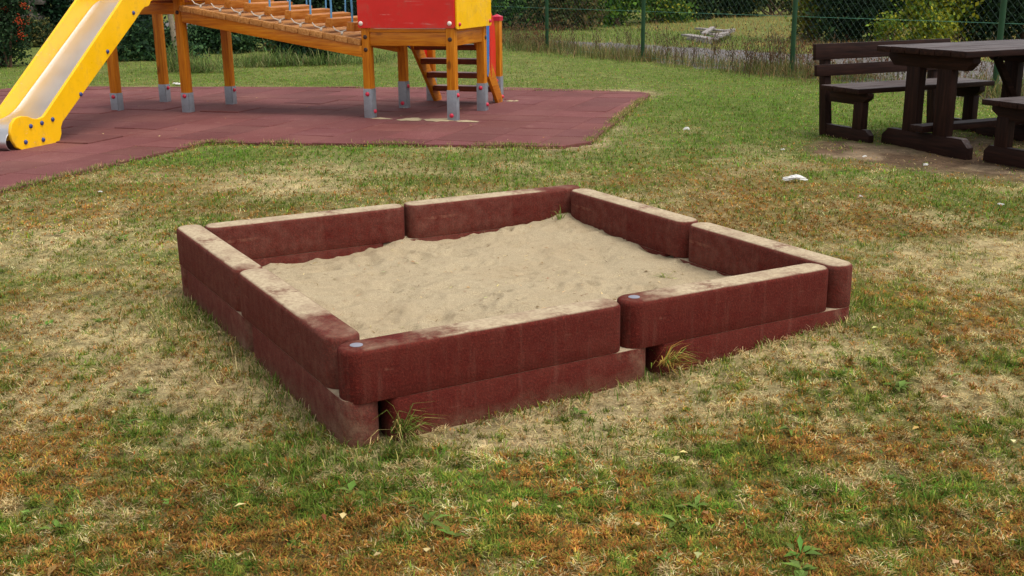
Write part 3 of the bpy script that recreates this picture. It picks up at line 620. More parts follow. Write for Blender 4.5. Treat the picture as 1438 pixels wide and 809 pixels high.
# ------------------------------------------------------------------ climbing frame
play = empty('climbing_frame', (PO[0], PO[1], 0), PG_YAW)
tag(play, 'wooden playground climbing frame with yellow slide, sloping plank bridge and red and yellow tower', 'climbing frame')
PS = .092
def dome_cap(name, mat, parent, base, axis, r=.016, h=.014):
    return MB().lathe(base, axis, [(r, 0), (r, h * .35), (r * .8, h * .75), (r * .4, h)], 12).build(name, mat, parent)
def post(x, y, top, shoe, caps=(), bolts=(), red_cap=False):
    rz = random.uniform(-.02, .02)
    p = MB().box((0, 0, (shoe * .7 + top) / 2), (PS, PS, top - shoe * .7), bev=.007).build('post', wood_z, play); p.location = (x, y, 0); p.rotation_euler = (0, 0, rz)
    h = PS / 2
    # steel shoe: two cheeks and a back plate
    MB().box((0, -h - .003, shoe / 2 - .02), (PS + .004, .006, shoe + .04), bev=.001).box((0, h + .003, shoe / 2 - .02), (PS + .004, .006, shoe + .04), bev=.001).box((h + .0031, 0, shoe / 2 - .02), (.006, PS - .004, shoe + .04), bev=.001).box((-h - .0031, 0, shoe / 2 - .02), (.006, PS - .004, shoe + .04), bev=.001).box((0, 0, shoe * .35 - .02), (PS * .9, PS * .9, shoe * .6), bev=0).build('steel_shoe', galv, p)
    for side, z in caps:
        bx, ax = (((0, -h - .006, z), (0, -1, 0)) if side == 'f' else ((h + .006, 0, z), (1, 0, 0)))
        dome_cap('bolt_cap', cap_red, p, bx, ax, .023, .02)
    for side, z in bolts:
        bx, ax = (((0, -h, z), (0, -1, 0)) if side == 'f' else ((h, 0, z), (1, 0, 0)))
        dome_cap('bolt_cap', cap_dark, p, bx, ax, .023, .009)
    if red_cap:
        t = bmesh.new(); a = h + .008
        vs = [t.verts.new(v) for v in ((-a, -a, top - .035), (a, -a, top - .035), (a, a, top - .035), (-a, a, top - .035), (-a, -a, top + .012), (a, -a, top + .012), (a, a, top + .012), (-a, a, top + .012), (0, 0, top + .04))]
        for f in ((0, 1, 5, 4), (1, 2, 6, 5), (2, 3, 7, 6), (3, 0, 4, 7), (4, 5, 8), (5, 6, 8), (6, 7, 8), (7, 4, 8), (3, 2, 1, 0)): t.faces.new([vs[i] for i in f])
        m_ = MB(); m_.merge(t); m_.build('post_cap', cap_red, p)
    return p
post(-2.28, 0, 2.6, .24, [('f', .205)], [('f', 1.12)])
post(-3.22, -.03, 2.6, .22, [('f', .18)])
post(-3.25, .92, 2.6, .235, [('r', .19)])
post(-2.27, .86, 2.6, .235, [('r', .19)])
post(0, 0, 2.5, .33, [('f', .275), ('r', .09)], [('f', .865), ('f', .735)])
post(.955, -.005, 2.5, .335, [('f', .075), ('r', .28)], [('f', .845)])
post(-.03, .95, 2.5, .325, [('f', .08), ('r', .27)])
post(.945, .90, 2.5, .325, [('f', .275), ('r', .09)], [('r', .82)])
post(-.02, 1.74, 1.0, .32, [('f', .26), ('r', .08)], red_cap=True)
post(.80, 1.835, 1.0, .32, [('f', .27), ('r', .08)], red_cap=True)
def part(mb, name, mat, parent=play): return mb.build(name, mat, parent)
# right platform
part(MB().box((.478, -.012, .845), (.86, .045, .135)), 'platform_beam', wood_x)
part(MB().box((.46, .95, .845), (.88, .045, .135)), 'platform_beam', wood_x)
part(MB().box((.955, .447, .845), (.045, .81, .135)), 'platform_beam', wood_y)
part(MB().box((-.012, .475, .845), (.045, .85, .135)), 'platform_beam', wood_y)
part(MB().box((.478, -.03, .935), (.858, .032, .036)), 'platform_trim', wood_x)
part(MB().box((.972, .447, .935), (.032, .80, .036)), 'platform_trim', wood_y)
fl = MB()
for k in range(7): fl.box((.47, .075 + k * .122, .932), (.85, .114, .036), bev=.005)
part(fl, 'platform_floor', tread_wood)
# red and yellow panels with round peep holes
def circ(cx, cy, r, n=20): return [(cx + r * math.cos(2 * math.pi * k / n), cy + r * math.sin(2 * math.pi * k / n)) for k in range(n)]
def rrect(x0, y0, x1, y1, r=.02):
    o_ = []
    for cx, cy, s in ((x1 - r, y0 + r, -90), (x1 - r, y1 - r, 0), (x0 + r, y1 - r, 90), (x0 + r, y0 + r, 180)): o_ += [(cx + r * math.cos(R(s + 30 * k)), cy + r * math.sin(R(s + 30 * k))) for k in range(4)]
    return o_
XZ = lambda y: Matrix(((1, 0, 0, 0), (0, 0, -1, y), (0, 1, 0, 0), (0, 0, 0, 1)))
YZ = lambda x: Matrix(((0, 0, 1, x), (1, 0, 0, 0), (0, 1, 0, 0), (0, 0, 0, 1)))
rp = plate('front_panel', rrect(-.065, .958, 1.02, 1.72), [circ(.33, 1.295, .045), circ(.54, 1.30, .05)], .02, red_panel, play, XZ(-.064), .003); tag(rp, 'red panel with round holes')
yp = plate('side_panel', rrect(-.06, .945, .965, 1.72), [circ(.60, 1.30, .05), circ(.78, 1.30, .05)], .02, yellow_panel, play, YZ(1.032), .003); tag(yp, 'yellow panel with round holes')
for cx in (-.03, .965): dome_cap('cap', cap_white, rp, (cx, -.074, 1.005), (0, -1, 0), .024, .018)
for cy in (.0, .91): dome_cap('cap', cap_red, yp, (1.042, cy, .995), (1, 0, 0), .02, .018)
# stair at the back
for sx_ in (.05, .84):
    part(MB().prism([(sx_ - .02, .99, .90), (sx_ - .02, .99, .74), (sx_ - .02, 1.70, -.01), (sx_ - .02, 1.83, -.01), (sx_ - .02, 1.83, .07), (sx_ - .02, 1.12, .90)], (.04, 0, 0), bev=.005), 'stringer', wood_y)
for k, (yy, zz) in enumerate(((1.13, .70), (1.30, .53), (1.47, .36), (1.64, .19))):
    part(MB().box((.445, yy, zz), (.745, .17, .062)), 'tread', tread_wood)
GR = Matrix.Translation((.925, .985, 0)) @ Matrix.Rotation(math.atan2(.128, .80), 4, 'Z') @ Matrix.Translation((-.905, -.985, 0))
for nm, xx, T_, zo in (('right', .905, GR, 0), ('left', -.055, Matrix.Identity(4), .30)):
    a_ = plate('guard_panel', smooth_loop([(.985, .60 + zo), (1.22, .33 + zo), (1.34, .45 + zo), (1.38, 1.75), (.985, 1.75)], 1), [], .02, blue_panel, play, T_ @ YZ(xx), .003); tag(a_, 'blue stair guard panel')
    a_ = plate('guard_panel', smooth_loop([(1.40, .30 + zo * .8), (1.66, .22 + zo * .8), (1.735, .30 + zo * .8), (1.735, .85), (1.62, 1.0), (1.40, 1.12)], 1), [], .02, red_panel, play, T_ @ YZ(xx), .003); tag(a_, 'red stair guard panel')
# left platform
part(MB().box((-2.75, -.01, 1.16), (.84, .045, .12)), 'platform_beam', wood_x)
part(MB().box((-2.76, .90, 1.16), (.87, .045, .12)), 'platform_beam', wood_x)
part(MB().box((-2.255, .43, 1.13), (.045, .76, .12)), 'platform_beam', wood_y)
part(MB().box((-3.235, .445, 1.16), (.045, .85, .12)), 'platform_beam', wood_y)
fl = MB()
for k in range(7): fl.box((-2.75, .06 + k * .122, 1.24), (.85, .114, .036), bev=.005)
part(fl, 'platform_floor', tread_wood)
# sloping plank bridge
xa, za, xb, zb = -2.232, 1.20, -.048, .842
sl = math.atan2(zb - za, xb - xa); ln_ = math.hypot(xb - xa, zb - za); cx, cz = (xa + xb) / 2, (za + zb) / 2
nz = (-math.sin(sl), math.cos(sl))
for yy in (-.022, .86):
    part(MB().prism([(xa, yy - .022, za - .066), (xa, yy - .022, za - .186), (xb, yy - .022, zb - .186), (xb, yy - .022, zb - .066)], (0, .044, 0), bev=.005), 'bridge_beam', wood_x)
npk = 15
for k in range(npk):
    t = (k + .5) / npk; d_ = .033
    part(MB().box((xa + (xb - xa) * t - nz[0] * d_, .415 + random.uniform(-.006, .006), za + (zb - za) * t - nz[1] * d_ + random.uniform(-.002, .002)), (ln_ / npk - .008, .97, .062), (0, -sl, 0), bev=.006), 'bridge_plank', deck_wood)
nb_ = 9; prev = None
for k in range(nb_):
    t = .062 + k * .112; bx, bz = xa + (xb - xa) * t - .045, za + (zb - za) * t + .112
    sb = part(MB().box((bx, .44 + random.uniform(-.01, .01), bz), (.088, .90, .092), (0, -sl + random.uniform(-.05, .05), 0), bev=.008), 'step_beam', beam_wood)
    for yy, rr in ((.04, .011), (.85, .009)):
        MB().tube([(bx, yy, bz + .04), (bx + .004, yy, bz + .17), (bx, yy, bz + .36)], rr, 8).build('hanger', blue_coat, sb)
    # white rope running under the beam ends to the next one, with a knot
    if k < nb_ - 1:
        nx_, nz_ = xa + (xb - xa) * (t + .112) - .045, za + (zb - za) * (t + .112) + .112
        for yy in (.03,):
            MB().tube([(bx + .03, yy - .03, bz - .035), (bx + .075, yy - .045, bz - .075), (bx + .13, yy - .03, nz_ - .055), (nx_ - .045, yy - .02, nz_ - .03)], [.0065, .0065, .007, .0065], 8).lathe((bx + .135, yy - .035, nz_ - .085), (.3, .1, 1), [(.005, 0), (.015, .008), (.016, .02), (.009, .032), (.004, .036)], 10).build('rope', rope_white, sb)
for yy in (.04, .85):
    pts = []
    for k in range(13):
        t = k / 12; pts.append((xa + (xb - xa) * t, yy, za + (zb - za) * t + .50 - .02 * math.sin(math.pi * t)))
    part(MB().tube(pts, .016, 10), 'handrail', blue_coat)
# slide
sd_w = Vector((.28, .96)); sd_w.normalize(); base = Vector((-4.210, 10.187))
syaw = math.atan2(-sd_w.x, sd_w.y)           # slide frame: +y up the slide, +x to the right panel's outer side
slide = bpy.data.objects.new('slide', None); COL.objects.link(slide); slide.parent = play
dl = base - Vector(PO); slide.location = (dl.x * e1[0] + dl.y * e1[1], dl.x * e2[0] + dl.y * e2[1], 0); slide.rotation_euler = (0, 0, syaw - PG_YAW)
SW = .56
OUT = [(2.42, 1.262), (1.75, 1.262), (1.715, 1.25), (1.69, 1.215), (1.66, 1.203), (1.60, 1.195), (1.55, 1.17), (1.40, 1.06), (.12, .195), (.09, .15), (.085, .09), (.05, .03), (-.02, .008), (-.46, .012), (-.53, .05), (-.575, .12), (-.58, .19), (-.555, .255), (-.50, .30), (-.42, .312), (-.34, .30), (-.27, .272), (-.20, .262), (-.13, .275), (-.08, .31), (1.50, 1.48), (1.62, 1.53), (2.42, 1.55)]
for xx in (-.015, -SW + .015):
    a_ = plate('side_panel', OUT, [], .03, yellow_panel, slide, YZ(xx), .006)
bed = [(2.42, 1.262), (1.62, 1.262), (1.50, 1.225), (1.36, 1.135), (.25, .36), (.14, .285), (.02, .235), (-.12, .212), (-.45, .205), (-.54, .195), (-.60, .155), (-.625, .095), (-.60, .04), (-.55, .02)]
bed = [bed[0]] + [q for i in range(1, len(bed) - 1) for q in ((bed[i][0] * .75 + bed[i - 1][0] * .25, bed[i][1] * .75 + bed[i - 1][1] * .25), (bed[i][0] * .75 + bed[i + 1][0] * .25, bed[i][1] * .75 + bed[i + 1][1] * .25))] + [bed[-1]]
bm = bmesh.new(); rows = []
prof = [(-.031, .012), (-.036, .009), (-.044, .007), (-.06, .001), (-.10, 0), (-SW / 2, 0), (-SW + .10, 0), (-SW + .06, .001), (-SW + .044, .007), (-SW + .036, .009), (-SW + .031, .012)]
for i, (s_, z_) in enumerate(bed):
    a, b_ = bed[max(i - 1, 0)], bed[min(i + 1, len(bed) - 1)]; ds, dz = b_[0] - a[0], b_[1] - a[1]; l_ = math.hypot(ds, dz); n_ = (dz / l_, -ds / l_)
    k_ = 1 if s_ > -.35 else max(0, 1 - (-.35 - s_) / .15)
    rows.append([bm.verts.new((px_, s_ + n_[0] * h_ * k_, z_ + n_[1] * h_ * k_)) for px_, h_ in prof])
for A, B in zip(rows, rows[1:]):
    for k in range(len(A) - 1): bm.faces.new((A[k], A[k + 1], B[k + 1], B[k]))
me = bpy.data.meshes.new('chute'); bmesh.ops.recalc_face_normals(bm, faces=bm.faces[:]); bm.to_mesh(me); bm.free(); me.polygons.foreach_set('use_smooth', [True] * len(me.polygons))
ch = link('chute', me, steel, slide); so_ = ch.modifiers.new('thickness', 'SOLIDIFY'); so_.thickness = .003; so_.offset = 0
for s_, z_ in ((1.39, 1.145), (.90, .79), (.42, .42), (-.32, .21), (-.17, .22), (-.02, .235), (-.41, .08), (-.18, .07)):
    dome_cap('bolt_cap', cap_blue, slide, (.0, s_, z_), (1, 0, 0), .021, .016)

# ------------------------------------------------------------------ picnic table and benches
LX = Vector((.915, .404, 0)); TY = math.atan2(.404, .915)
def bench():
    r = empty('park_bench', (2.85, 10.2, 0), TY)
    for x0 in (.11, 1.42):
        w = .075
        MB().prism([(x0 - w / 2, -.045, -.05), (x0 - w / 2, .055, -.05), (x0 - w / 2, .135, .82), (x0 - w / 2, .065, .82)], (w, 0, 0), bev=.006).build('back_leg', dark_z, r)
        MB().prism([(x0 - .03, .03, -.03), (x0 - .03, -.60, -.03), (x0 - .03, -.60, .06), (x0 - .03, -.55, .105), (x0 - .03, .03, .105)], (.06, 0, 0), bev=.005).build('foot_rail', dark_y, r)
        MB().box((x0, -.44, .22), (.072, .12, .235), bev=.006).build('front_leg', dark_z, r)
        MB().prism([(x0 - .033, -.05, .425), (x0 - .033, -.05, .315), (x0 - .033, -.46, .315), (x0 - .033, -.56, .38), (x0 - .033, -.56, .425)], (.066, 0, 0), bev=.005).build('seat_rail', dark_y, r)
    st = MB()
    for k in range(3): st.box((.765, -.135 - k * .172, .4485), (1.60, .162, .044), (0, 0, random.uniform(-.003, .003)), bev=.006)
    st.build('seat', dark_x, r)
    bk = MB()
    bk.box((.765, .052, .757), (1.62, .042, .145), (-.09, 0, 0), bev=.006)
    bk.box((.765, .030, .590), (1.60, .042, .105), (-.09, 0, 0), bev=.006)
    bk.build('backrest', dark_x, r)
    return r
b1 = bench(); tag(b1, 'dark brown wooden bench with slatted back, left of the table in front of the fence', 'bench', 'brown benches at the picnic table')
b2 = b1.copy(); COL.objects.link(b2); b2.location = (5.33, 8.72, 0.02); b2.rotation_euler = (0, 0, TY + math.pi)
for c_ in b1.children:
    k = c_.copy(); COL.objects.link(k); k.parent = b2
tag(b2, 'dark brown wooden bench cut off by the right photo edge, nearer than the table', 'bench')
tb = empty('picnic_table', (3.51, 9.26, 0), TY); tag(tb, 'dark brown wooden picnic table with thick plank top on trestle legs', 'table')
for x0 in (0, 1.12):
    MB().prism([(x0 - .035, -.49, -.03), (x0 - .035, .49, -.03), (x0 - .035, .49, .075), (x0 - .035, .42, .14), (x0 - .035, -.42, .14), (x0 - .035, -.49, .075)], (.07, 0, 0), bev=.006).build('foot_rail', dark_y, tb)
    for yy in (-.18, .17): MB().box((x0, yy, .42), (.075, .155, .565), bev=.006).build('leg', dark_z, tb)
    MB().prism([(x0 - .04, -.47, .795), (x0 - .04, -.47, .745), (x0 - .04, -.40, .68), (x0 - .04, .40, .68), (x0 - .04, .47, .745), (x0 - .04, .47, .795)], (.08, 0, 0), bev=.006).build('top_rail', dark_y, tb)
MB().box((.56, -.005, .185), (1.36, .15, .055), bev=.006).build('stretcher', dark_x, tb)
MB().tube([(1.06, .0, .25), (.72, .0, .74)], .035, 4).build('brace', dark_x, tb)
tt = MB()
for k in range(6): tt.box((.65, -.449 + k * .168, .822 + random.uniform(-.0015, .0015)), (1.66, .160, .05), (0, 0, random.uniform(-.002, .002)), bev=.006)
tt.build('tabletop', dark_x, tb)

# ------------------------------------------------------------------ litter on the lawn
def crumple(px, py, size, flat, label, seed, group='white scraps of litter on the lawn'):
    rnd = random.Random(seed); bm = bmesh.new(); bmesh.ops.create_icosphere(bm, subdivisions=4, radius=1)
    for v in bm.verts:
        k = .8 + .22 * math.sin(v.co.x * 7 + seed) * math.sin(v.co.y * 6 + 2 * seed) + .12 * math.sin(v.co.z * 11 + v.co.x * 9) + .10 * rnd.random(); v.co = Vector((v.co.x * k * (1 + .25 * math.sin(v.co.y * 4 + seed)), v.co.y * k * .62, max(v.co.z, -.2) * k * flat)) * (size / 2)
        v.co.z += size * .05 * math.sin(v.co.x / size * 6 + seed) + size * .03 * math.sin(v.co.y / size * 17 + seed)
    for f in bm.faces: f.smooth = False
    me = bpy.data.meshes.new('paper_scrap'); bm.to_mesh(me); bm.free(); o_ = link('paper_scrap', me, paper); p = at(px, py); o_.location = (p.x, p.y, float(ground_z(np.array([p.x]), np.array([p.y]))[0]) + size * .1 + .012); o_.rotation_euler = (0, 0, rnd.uniform(-.5, .5)); tag(o_, label, 'litter', group)
crumple(1115, 257, .14, .30, 'largest crumpled white paper on the lawn, in front of the bench', 1)
crumple(964, 184, .055, .7, 'small white paper ball in the grass left of the bench', 2)
crumple(1208, 280, .03, .6, 'tiny white scrap right of the largest crumpled paper', 3)
crumple(1405, 290, .04, .4, 'thin white scrap in the grass near the right edge of the photo', 4)
crumple(1300, 233, .045, .7, 'small white scrap on the bare soil in front of the table foot', 5)
crumple(1099, 212, .035, .5, 'white crumb of paper in the grass below the left bench leg', 6)
crumple(1214, 221, .04, .4, 'small pale scrap on the worn soil between bench and table', 7)
crumple(141, 272, .028, .4, 'white speck of paper beside the edge of the rubber paving at left', 8)
crumple(249, 120, .12, .3, 'flat white plastic scrap behind the rubber paving between bridge posts', 10)
# sand trodden onto the rubber paving under the tower
vs, fs = [], []
rr = random.Random(4)
def spill(px, py, rx, ry):
    p = at(px, py); c0 = len(vs); n_ = 26; vs.append((p.x, p.y, .040))
    for k in range(n_):
        a = 2 * math.pi * k / n_; q = .7 + .5 * rr.random(); X, Y = rx * q * math.cos(a), ry * q * math.sin(a)
        vs.append((p.x + X * e1[0] + Y * e2[0], p.y + X * e1[1] + Y * e2[1], .026))
    for k in range(n_): fs.append((c0, c0 + 1 + k, c0 + 1 + (k + 1) % n_))
spill(578, 171, .14, .13); spill(618, 172, .17, .14); spill(655, 174, .13, .06); spill(535, 170, .12, .04); spill(717, 145, .05, .05); spill(725, 145, .03, .04)
o = link('sand_spill', np_mesh('sand_spill', np.array(vs), np.array(fs), None, True), sand_mat); tag(o, 'sand and worn crumbs on the rubber paving under the tower', 'sand', kind='stuff')

# ------------------------------------------------------------------ fence
SPC = 3.65
fence = empty('chain_link_fence', (F0[0], F0[1], 0), math.atan2(FDIR[1], FDIR[0])); tag(fence, 'green chain-link fence with round green posts behind the playground and picnic table', 'fence')
FH = 1.55; x_lo, x_hi = -5.2 * SPC, 4.2 * SPC
off = {0: 0., 1: -.16, 2: .11, 3: .05}
for k in range(-5, 5):
    MB().tube([(0, 0, -.1), (0, 0, FH + .06)], .036, 16).lathe((0, 0, FH + .06), (0, 0, 1), [(.040, 0), (.040, .01), (.018, .025), (.004, .028)], 14).build('fence_post', green_coat, fence).location = (k * SPC + off.get(k, 0), 0, 0)
def ribbons(segs, r, name, mat, parent):
    """three-sided wires, all in one mesh: segs (n,2,3)"""
    segs = np.asarray(segs, float); n = len(segs); d = segs[:, 1] - segs[:, 0]; d /= np.linalg.norm(d, axis=1)[:, None]
    a = np.cross(d, np.array([0, 1.0, 0])); a /= np.linalg.norm(a, axis=1)[:, None]; b_ = np.cross(d, a)
    V = np.stack([segs[:, e] + r * (a * math.cos(t) + b_ * math.sin(t)) for e in (0, 1) for t in (0, 2.094, 4.189)], 1).reshape(-1, 3)
    k = np.arange(n)[:, None] * 6; F = np.concatenate([k + np.array([[i, (i + 1) % 3, 3 + (i + 1) % 3, 3 + i]]) for i in range(3)], 0)
    return link(name, np_mesh(name, V, F), mat, parent)
segs = []; DW = .118
for sgn in (1, -1):
    for k in range(int((x_hi - x_lo) / DW) + 18):
        xs_ = x_lo - FH + k * DW if sgn == 1 else x_lo + k * DW
        segs.append([(xs_, .034 + .003 * sgn, .03), (xs_ + sgn * FH, .034 + .003 * sgn, FH)])
ribbons(segs, .0010, 'wire_mesh', wire_green, fence)
for z_ in (.06, .86, FH - .01):
    ribbons([[(x_lo, .040, z_), (x_hi, .040, z_)]], .0035, 'tension_wire', wire_light, fence)
o = link('gravel_path', np_mesh('gravel_path', np.array([(p[0], p[1], .018) for p in PATH_POLY]), np.array([list(range(len(PATH_POLY)))])), None)
bpy.data.objects.remove(o)

# ------------------------------------------------------------------ leaves
def leaf_cloud(blobs, n, size, cols, up=.35, hollow=.55):
    """blobs (cx,cy,cz,rx,ry,rz); leaf-sized folded faces through the outer part of each, in light and dark sprays"""
    bl = np.array(blobs, float); vol = (bl[:, 3] * bl[:, 4] * bl[:, 5]) ** .75; w = RNG.choice(len(bl), n, p=vol / vol.sum())
    d = RNG.normal(0, 1, (n, 3)); d /= np.linalg.norm(d, axis=1)[:, None]
    r = (hollow + (1 - hollow) * RNG.random(n) ** .7) * (1 + .22 * (fbm(d[:, 0] * 2 + w * 3.1, d[:, 2] * 2 + d[:, 1], 1.6, 17, 3) - .5) * 2)
    P = bl[w, :3] + d * bl[w, 3:] * r[:, None]
    # gather into sprays
    ns = max(8, n // 14); sc = P[RNG.integers(0, n, ns)]; own = RNG.integers(0, ns, n); near = RNG.random(n) < .6
    j = RNG.normal(0, size * 1.9, (n, 3)); P = np.where(near[:, None], sc[own] + j, P)
    P[:, 2] = np.maximum(P[:, 2], .01 + RNG.random(n) * .05)
    cols = np.array([s2l(c) for c in cols]); sprc = RNG.integers(0, len(cols), ns); ci = np.where(near, sprc[own], RNG.integers(0, len(cols), n))
    sb = np.exp(RNG.normal(0, .22, ns)); C = cols[ci] * (np.where(near, sb[own], 1) * np.exp(RNG.normal(0, .18, n)))[:, None]
    nrm = d * .6 + RNG.normal(0, .6, (n, 3)) + np.array([0, 0, up]); nrm /= np.linalg.norm(nrm, axis=1)[:, None]
    t = np.cross(nrm, RNG.normal(0, 1, (n, 3))); t /= np.linalg.norm(t, axis=1)[:, None]; b_ = np.cross(nrm, t)
    L_ = size * np.exp(RNG.normal(0, .3, n))[:, None]; W_ = L_ * .32
    V = np.stack([P - t * L_ * .5, P + b_ * W_ + nrm * L_ * .06, P + t * L_ * .5 - nrm * L_ * .1, P - b_ * W_ + nrm * L_ * .06], 1).reshape(-1, 3)
    k = np.arange(n)[:, None] * 4; F = np.concatenate([k + np.array([[0, 1, 2]]), k + np.array([[0, 2, 3]])], 0)
    return V, F, np.clip(np.repeat(C, 4, 0), 0, .8)
def shrub(name, p, w, dep, h, n, size, cols, label, cat='shrub', group=None, nb=9, seed=0, ground=True, stems=7, low=.0, up=.35, hollow=.55, extra=None):
    rnd = random.Random(seed); root = empty(name, (p.x, p.y, 0), rnd.uniform(0, .3)); tag(root, label, cat, group)
    bl = []
    for k in range(nb):
        zz = low + (h - low) * (.12 + .78 * ((k + rnd.random()) / nb)); tp = 1 - .35 * (zz / h) ** 2
        s_ = rnd.uniform(.30, .46)
        bl.append((rnd.uniform(-1, 1) * w * .62 * tp, rnd.uniform(-1, 1) * dep * .55 * tp, zz, w * s_ * tp, dep * s_ * tp, min(h * .26, zz * .95 + .05) * rnd.uniform(.8, 1.15)))
    V, F, C = leaf_cloud(bl, n, size, cols, up, hollow)
    if extra: V, F, C = join([(V, F, C)] + extra(bl, rnd))
    link('foliage', np_mesh('foliage', V, F, C), leaf_mat, root)
    sm = MB()
    for k in range(stems):
        b0 = bl[k % len(bl)]; f0 = (rnd.uniform(-.2, .2) * w, rnd.uniform(-.15, .15) * dep, -.05)
        sm.tube([f0, ((f0[0] + b0[0]) / 2 + rnd.uniform(-.05, .05), (f0[1] + b0[1]) / 2, b0[2] * .5), (b0[0], b0[1], b0[2])], [.018 + .008 * h, .012 + .005 * h, .004], 6)
    sm.build('stem', twig, root)
    return root
DARK = [(34, 50, 30), (44, 62, 36), (52, 74, 40), (30, 42, 28)]
MID = [(58, 92, 38), (76, 112, 44), (48, 76, 34), (90, 122, 50)]
YEL = [(136, 146, 44), (160, 160, 52), (108, 128, 44), (92, 118, 46), (150, 144, 40)]
OLV = [(84, 88, 48), (100, 98, 54), (66, 76, 40), (112, 98, 56)]
BRN = [(96, 78, 54), (116, 96, 62), (74, 66, 44), (66, 76, 44)]
IVY = [(36, 56, 36), (46, 70, 44), (30, 46, 34), (56, 76, 50)]
BLU = [(46, 66, 58), (58, 80, 68), (38, 56, 50), (70, 90, 74)]
# left garden
def berries(bl, rnd):
    out = []
    for _ in range(26):
        b0 = bl[rnd.randrange(len(bl))]; a = rnd.uniform(0, 6.28); el = rnd.uniform(-.2, 1.0)
        c0 = np.array([b0[0] + b0[3] * math.cos(a) * math.cos(el) * 1.02, b0[1] + b0[4] * math.sin(a) * math.cos(el) * 1.02, b0[2] + b0[5] * math.sin(el)]); n_ = 40
        P = c0 + RNG.normal(0, .045, (n_, 3)); s_ = .014; oct_ = np.array([(s_, 0, 0), (0, s_, 0), (-s_, 0, 0), (0, -s_, 0), (0, 0, s_), (0, 0, -s_)])
        V = (P[:, None] + oct_[None]).reshape(-1, 3); k = np.arange(n_)[:, None] * 6
        F = np.concatenate([k + np.array([f]) for f in ([0, 1, 4], [1, 2, 4], [2, 3, 4], [3, 0, 4], [1, 0, 5], [2, 1, 5], [3, 2, 5], [0, 3, 5])], 0)
        out.append((V, F, jit(s2l((178, 74, 42)), n_ * 6, .15)))
    return out
shrub('firethorn_bush', at(8, 94), .75, .7, 1.75, 9000, .05, IVY + [(60, 84, 50)], 'dark firethorn bush with clusters of orange berries at the left edge of the photo', nb=14, seed=3, extra=berries)
for i, (px, py, w, h) in enumerate(((72, 60, .55, 3.4), (96, 59, .5, 3.0), (116, 57, .55, 3.3))):
    shrub('conifer', at(px, py), w, w, h, 6500, .09, [(28, 50, 34), (36, 62, 40), (24, 40, 30)], ['leftmost dark columnar conifer behind the slide, beside the berry bush', 'dark columnar conifer in the middle of the three behind the slide', 'dark columnar conifer hidden deepest behind the yellow slide'][i], 'conifer', 'columnar conifers behind the slide', nb=14, seed=20 + i, up=.7)
for i, (px, py, w, dep, h, n) in enumerate(((205, 84, 1.0, .7, .52, 7000), (292, 74, 1.1, .7, .60, 7000), (368, 72, 1.1, .7, .62, 6500))):
    shrub('low_juniper', at(px, py), w, dep, h, n, .075, [(46, 72, 46), (58, 88, 52), (38, 58, 40), (72, 98, 58)], ['low spreading juniper under the slide top, left of the leaning stake', 'low spreading juniper behind the leftmost bridge posts, right of the leaning stake', 'low spreading juniper under the middle of the plank bridge'][i], 'juniper', 'low junipers behind the plank bridge', nb=12, seed=30 + i, up=.6, hollow=.3)
shrub('blue_spruce_bush', at(180, 62), .9, .8, 1.5, 7000, .09, BLU, 'bluish dark bush behind the low junipers, between slide and bridge post', nb=11, seed=41)
shrub('dark_shrub', at(446, 88), .85, .6, .85, 8000, .06, [(34, 56, 36), (44, 70, 42), (28, 44, 32)], 'rounded dark green shrub under the lower end of the plank bridge', nb=11, seed=44)
shrub('dark_shrub', at(408, 86), .5, .4, .55, 3500, .05, OLV + MID, 'small olive shrub left of the rounded dark shrub under the bridge', nb=8, seed=45)
# stake / young trunk
tr = empty('young_tree', tuple(at(249, 84)), 0); tag(tr, 'young tree with thin pale leaning trunk behind the bridge posts', 'tree')
MB().tube([(0, 0, -.1), (-.03, 0, .5), (-.09, .02, 1.1), (-.16, .02, 1.9), (-.15, .05, 2.6)], [.062, .055, .05, .042, .03], 10).build('trunk', bark, tr)
V, F, C = leaf_cloud([(-.2, 0, 2.9, .9, .9, .7), (.3, .2, 3.3, .8, .8, .6), (-.5, .3, 3.5, .7, .7, .6)], 5000, .08, MID); link('crown', np_mesh('crown', V, F, C), leaf_mat, tr)
shrub('garden_bush', at(44, 66), .62, .5, .62, 4500, .06, OLV + IVY, 'low olive garden bush between the berry bush and the slide', 'bush', nb=9, seed=51)
# rubble wall top left
sw = empty('stone_wall', tuple(at(30, 62)), .1); tag(sw, 'low dry-stone garden wall behind the berry bush at top left', 'wall')
sb = MB(); rr = random.Random(9)
for row in range(6):
    xx = -.55 - rr.random() * .1
    while xx < .45:
        w = rr.uniform(.14, .36); sb.box((xx + w / 2, rr.uniform(-.03, .03), .09 + row * .19), (w - .025, .3, rr.uniform(.13, .175)), (rr.uniform(-.15, .15), rr.uniform(-.15, .15), rr.uniform(-.2, .2)), bev=.05); xx += w
sb.build('stone', stone_mat, sw)
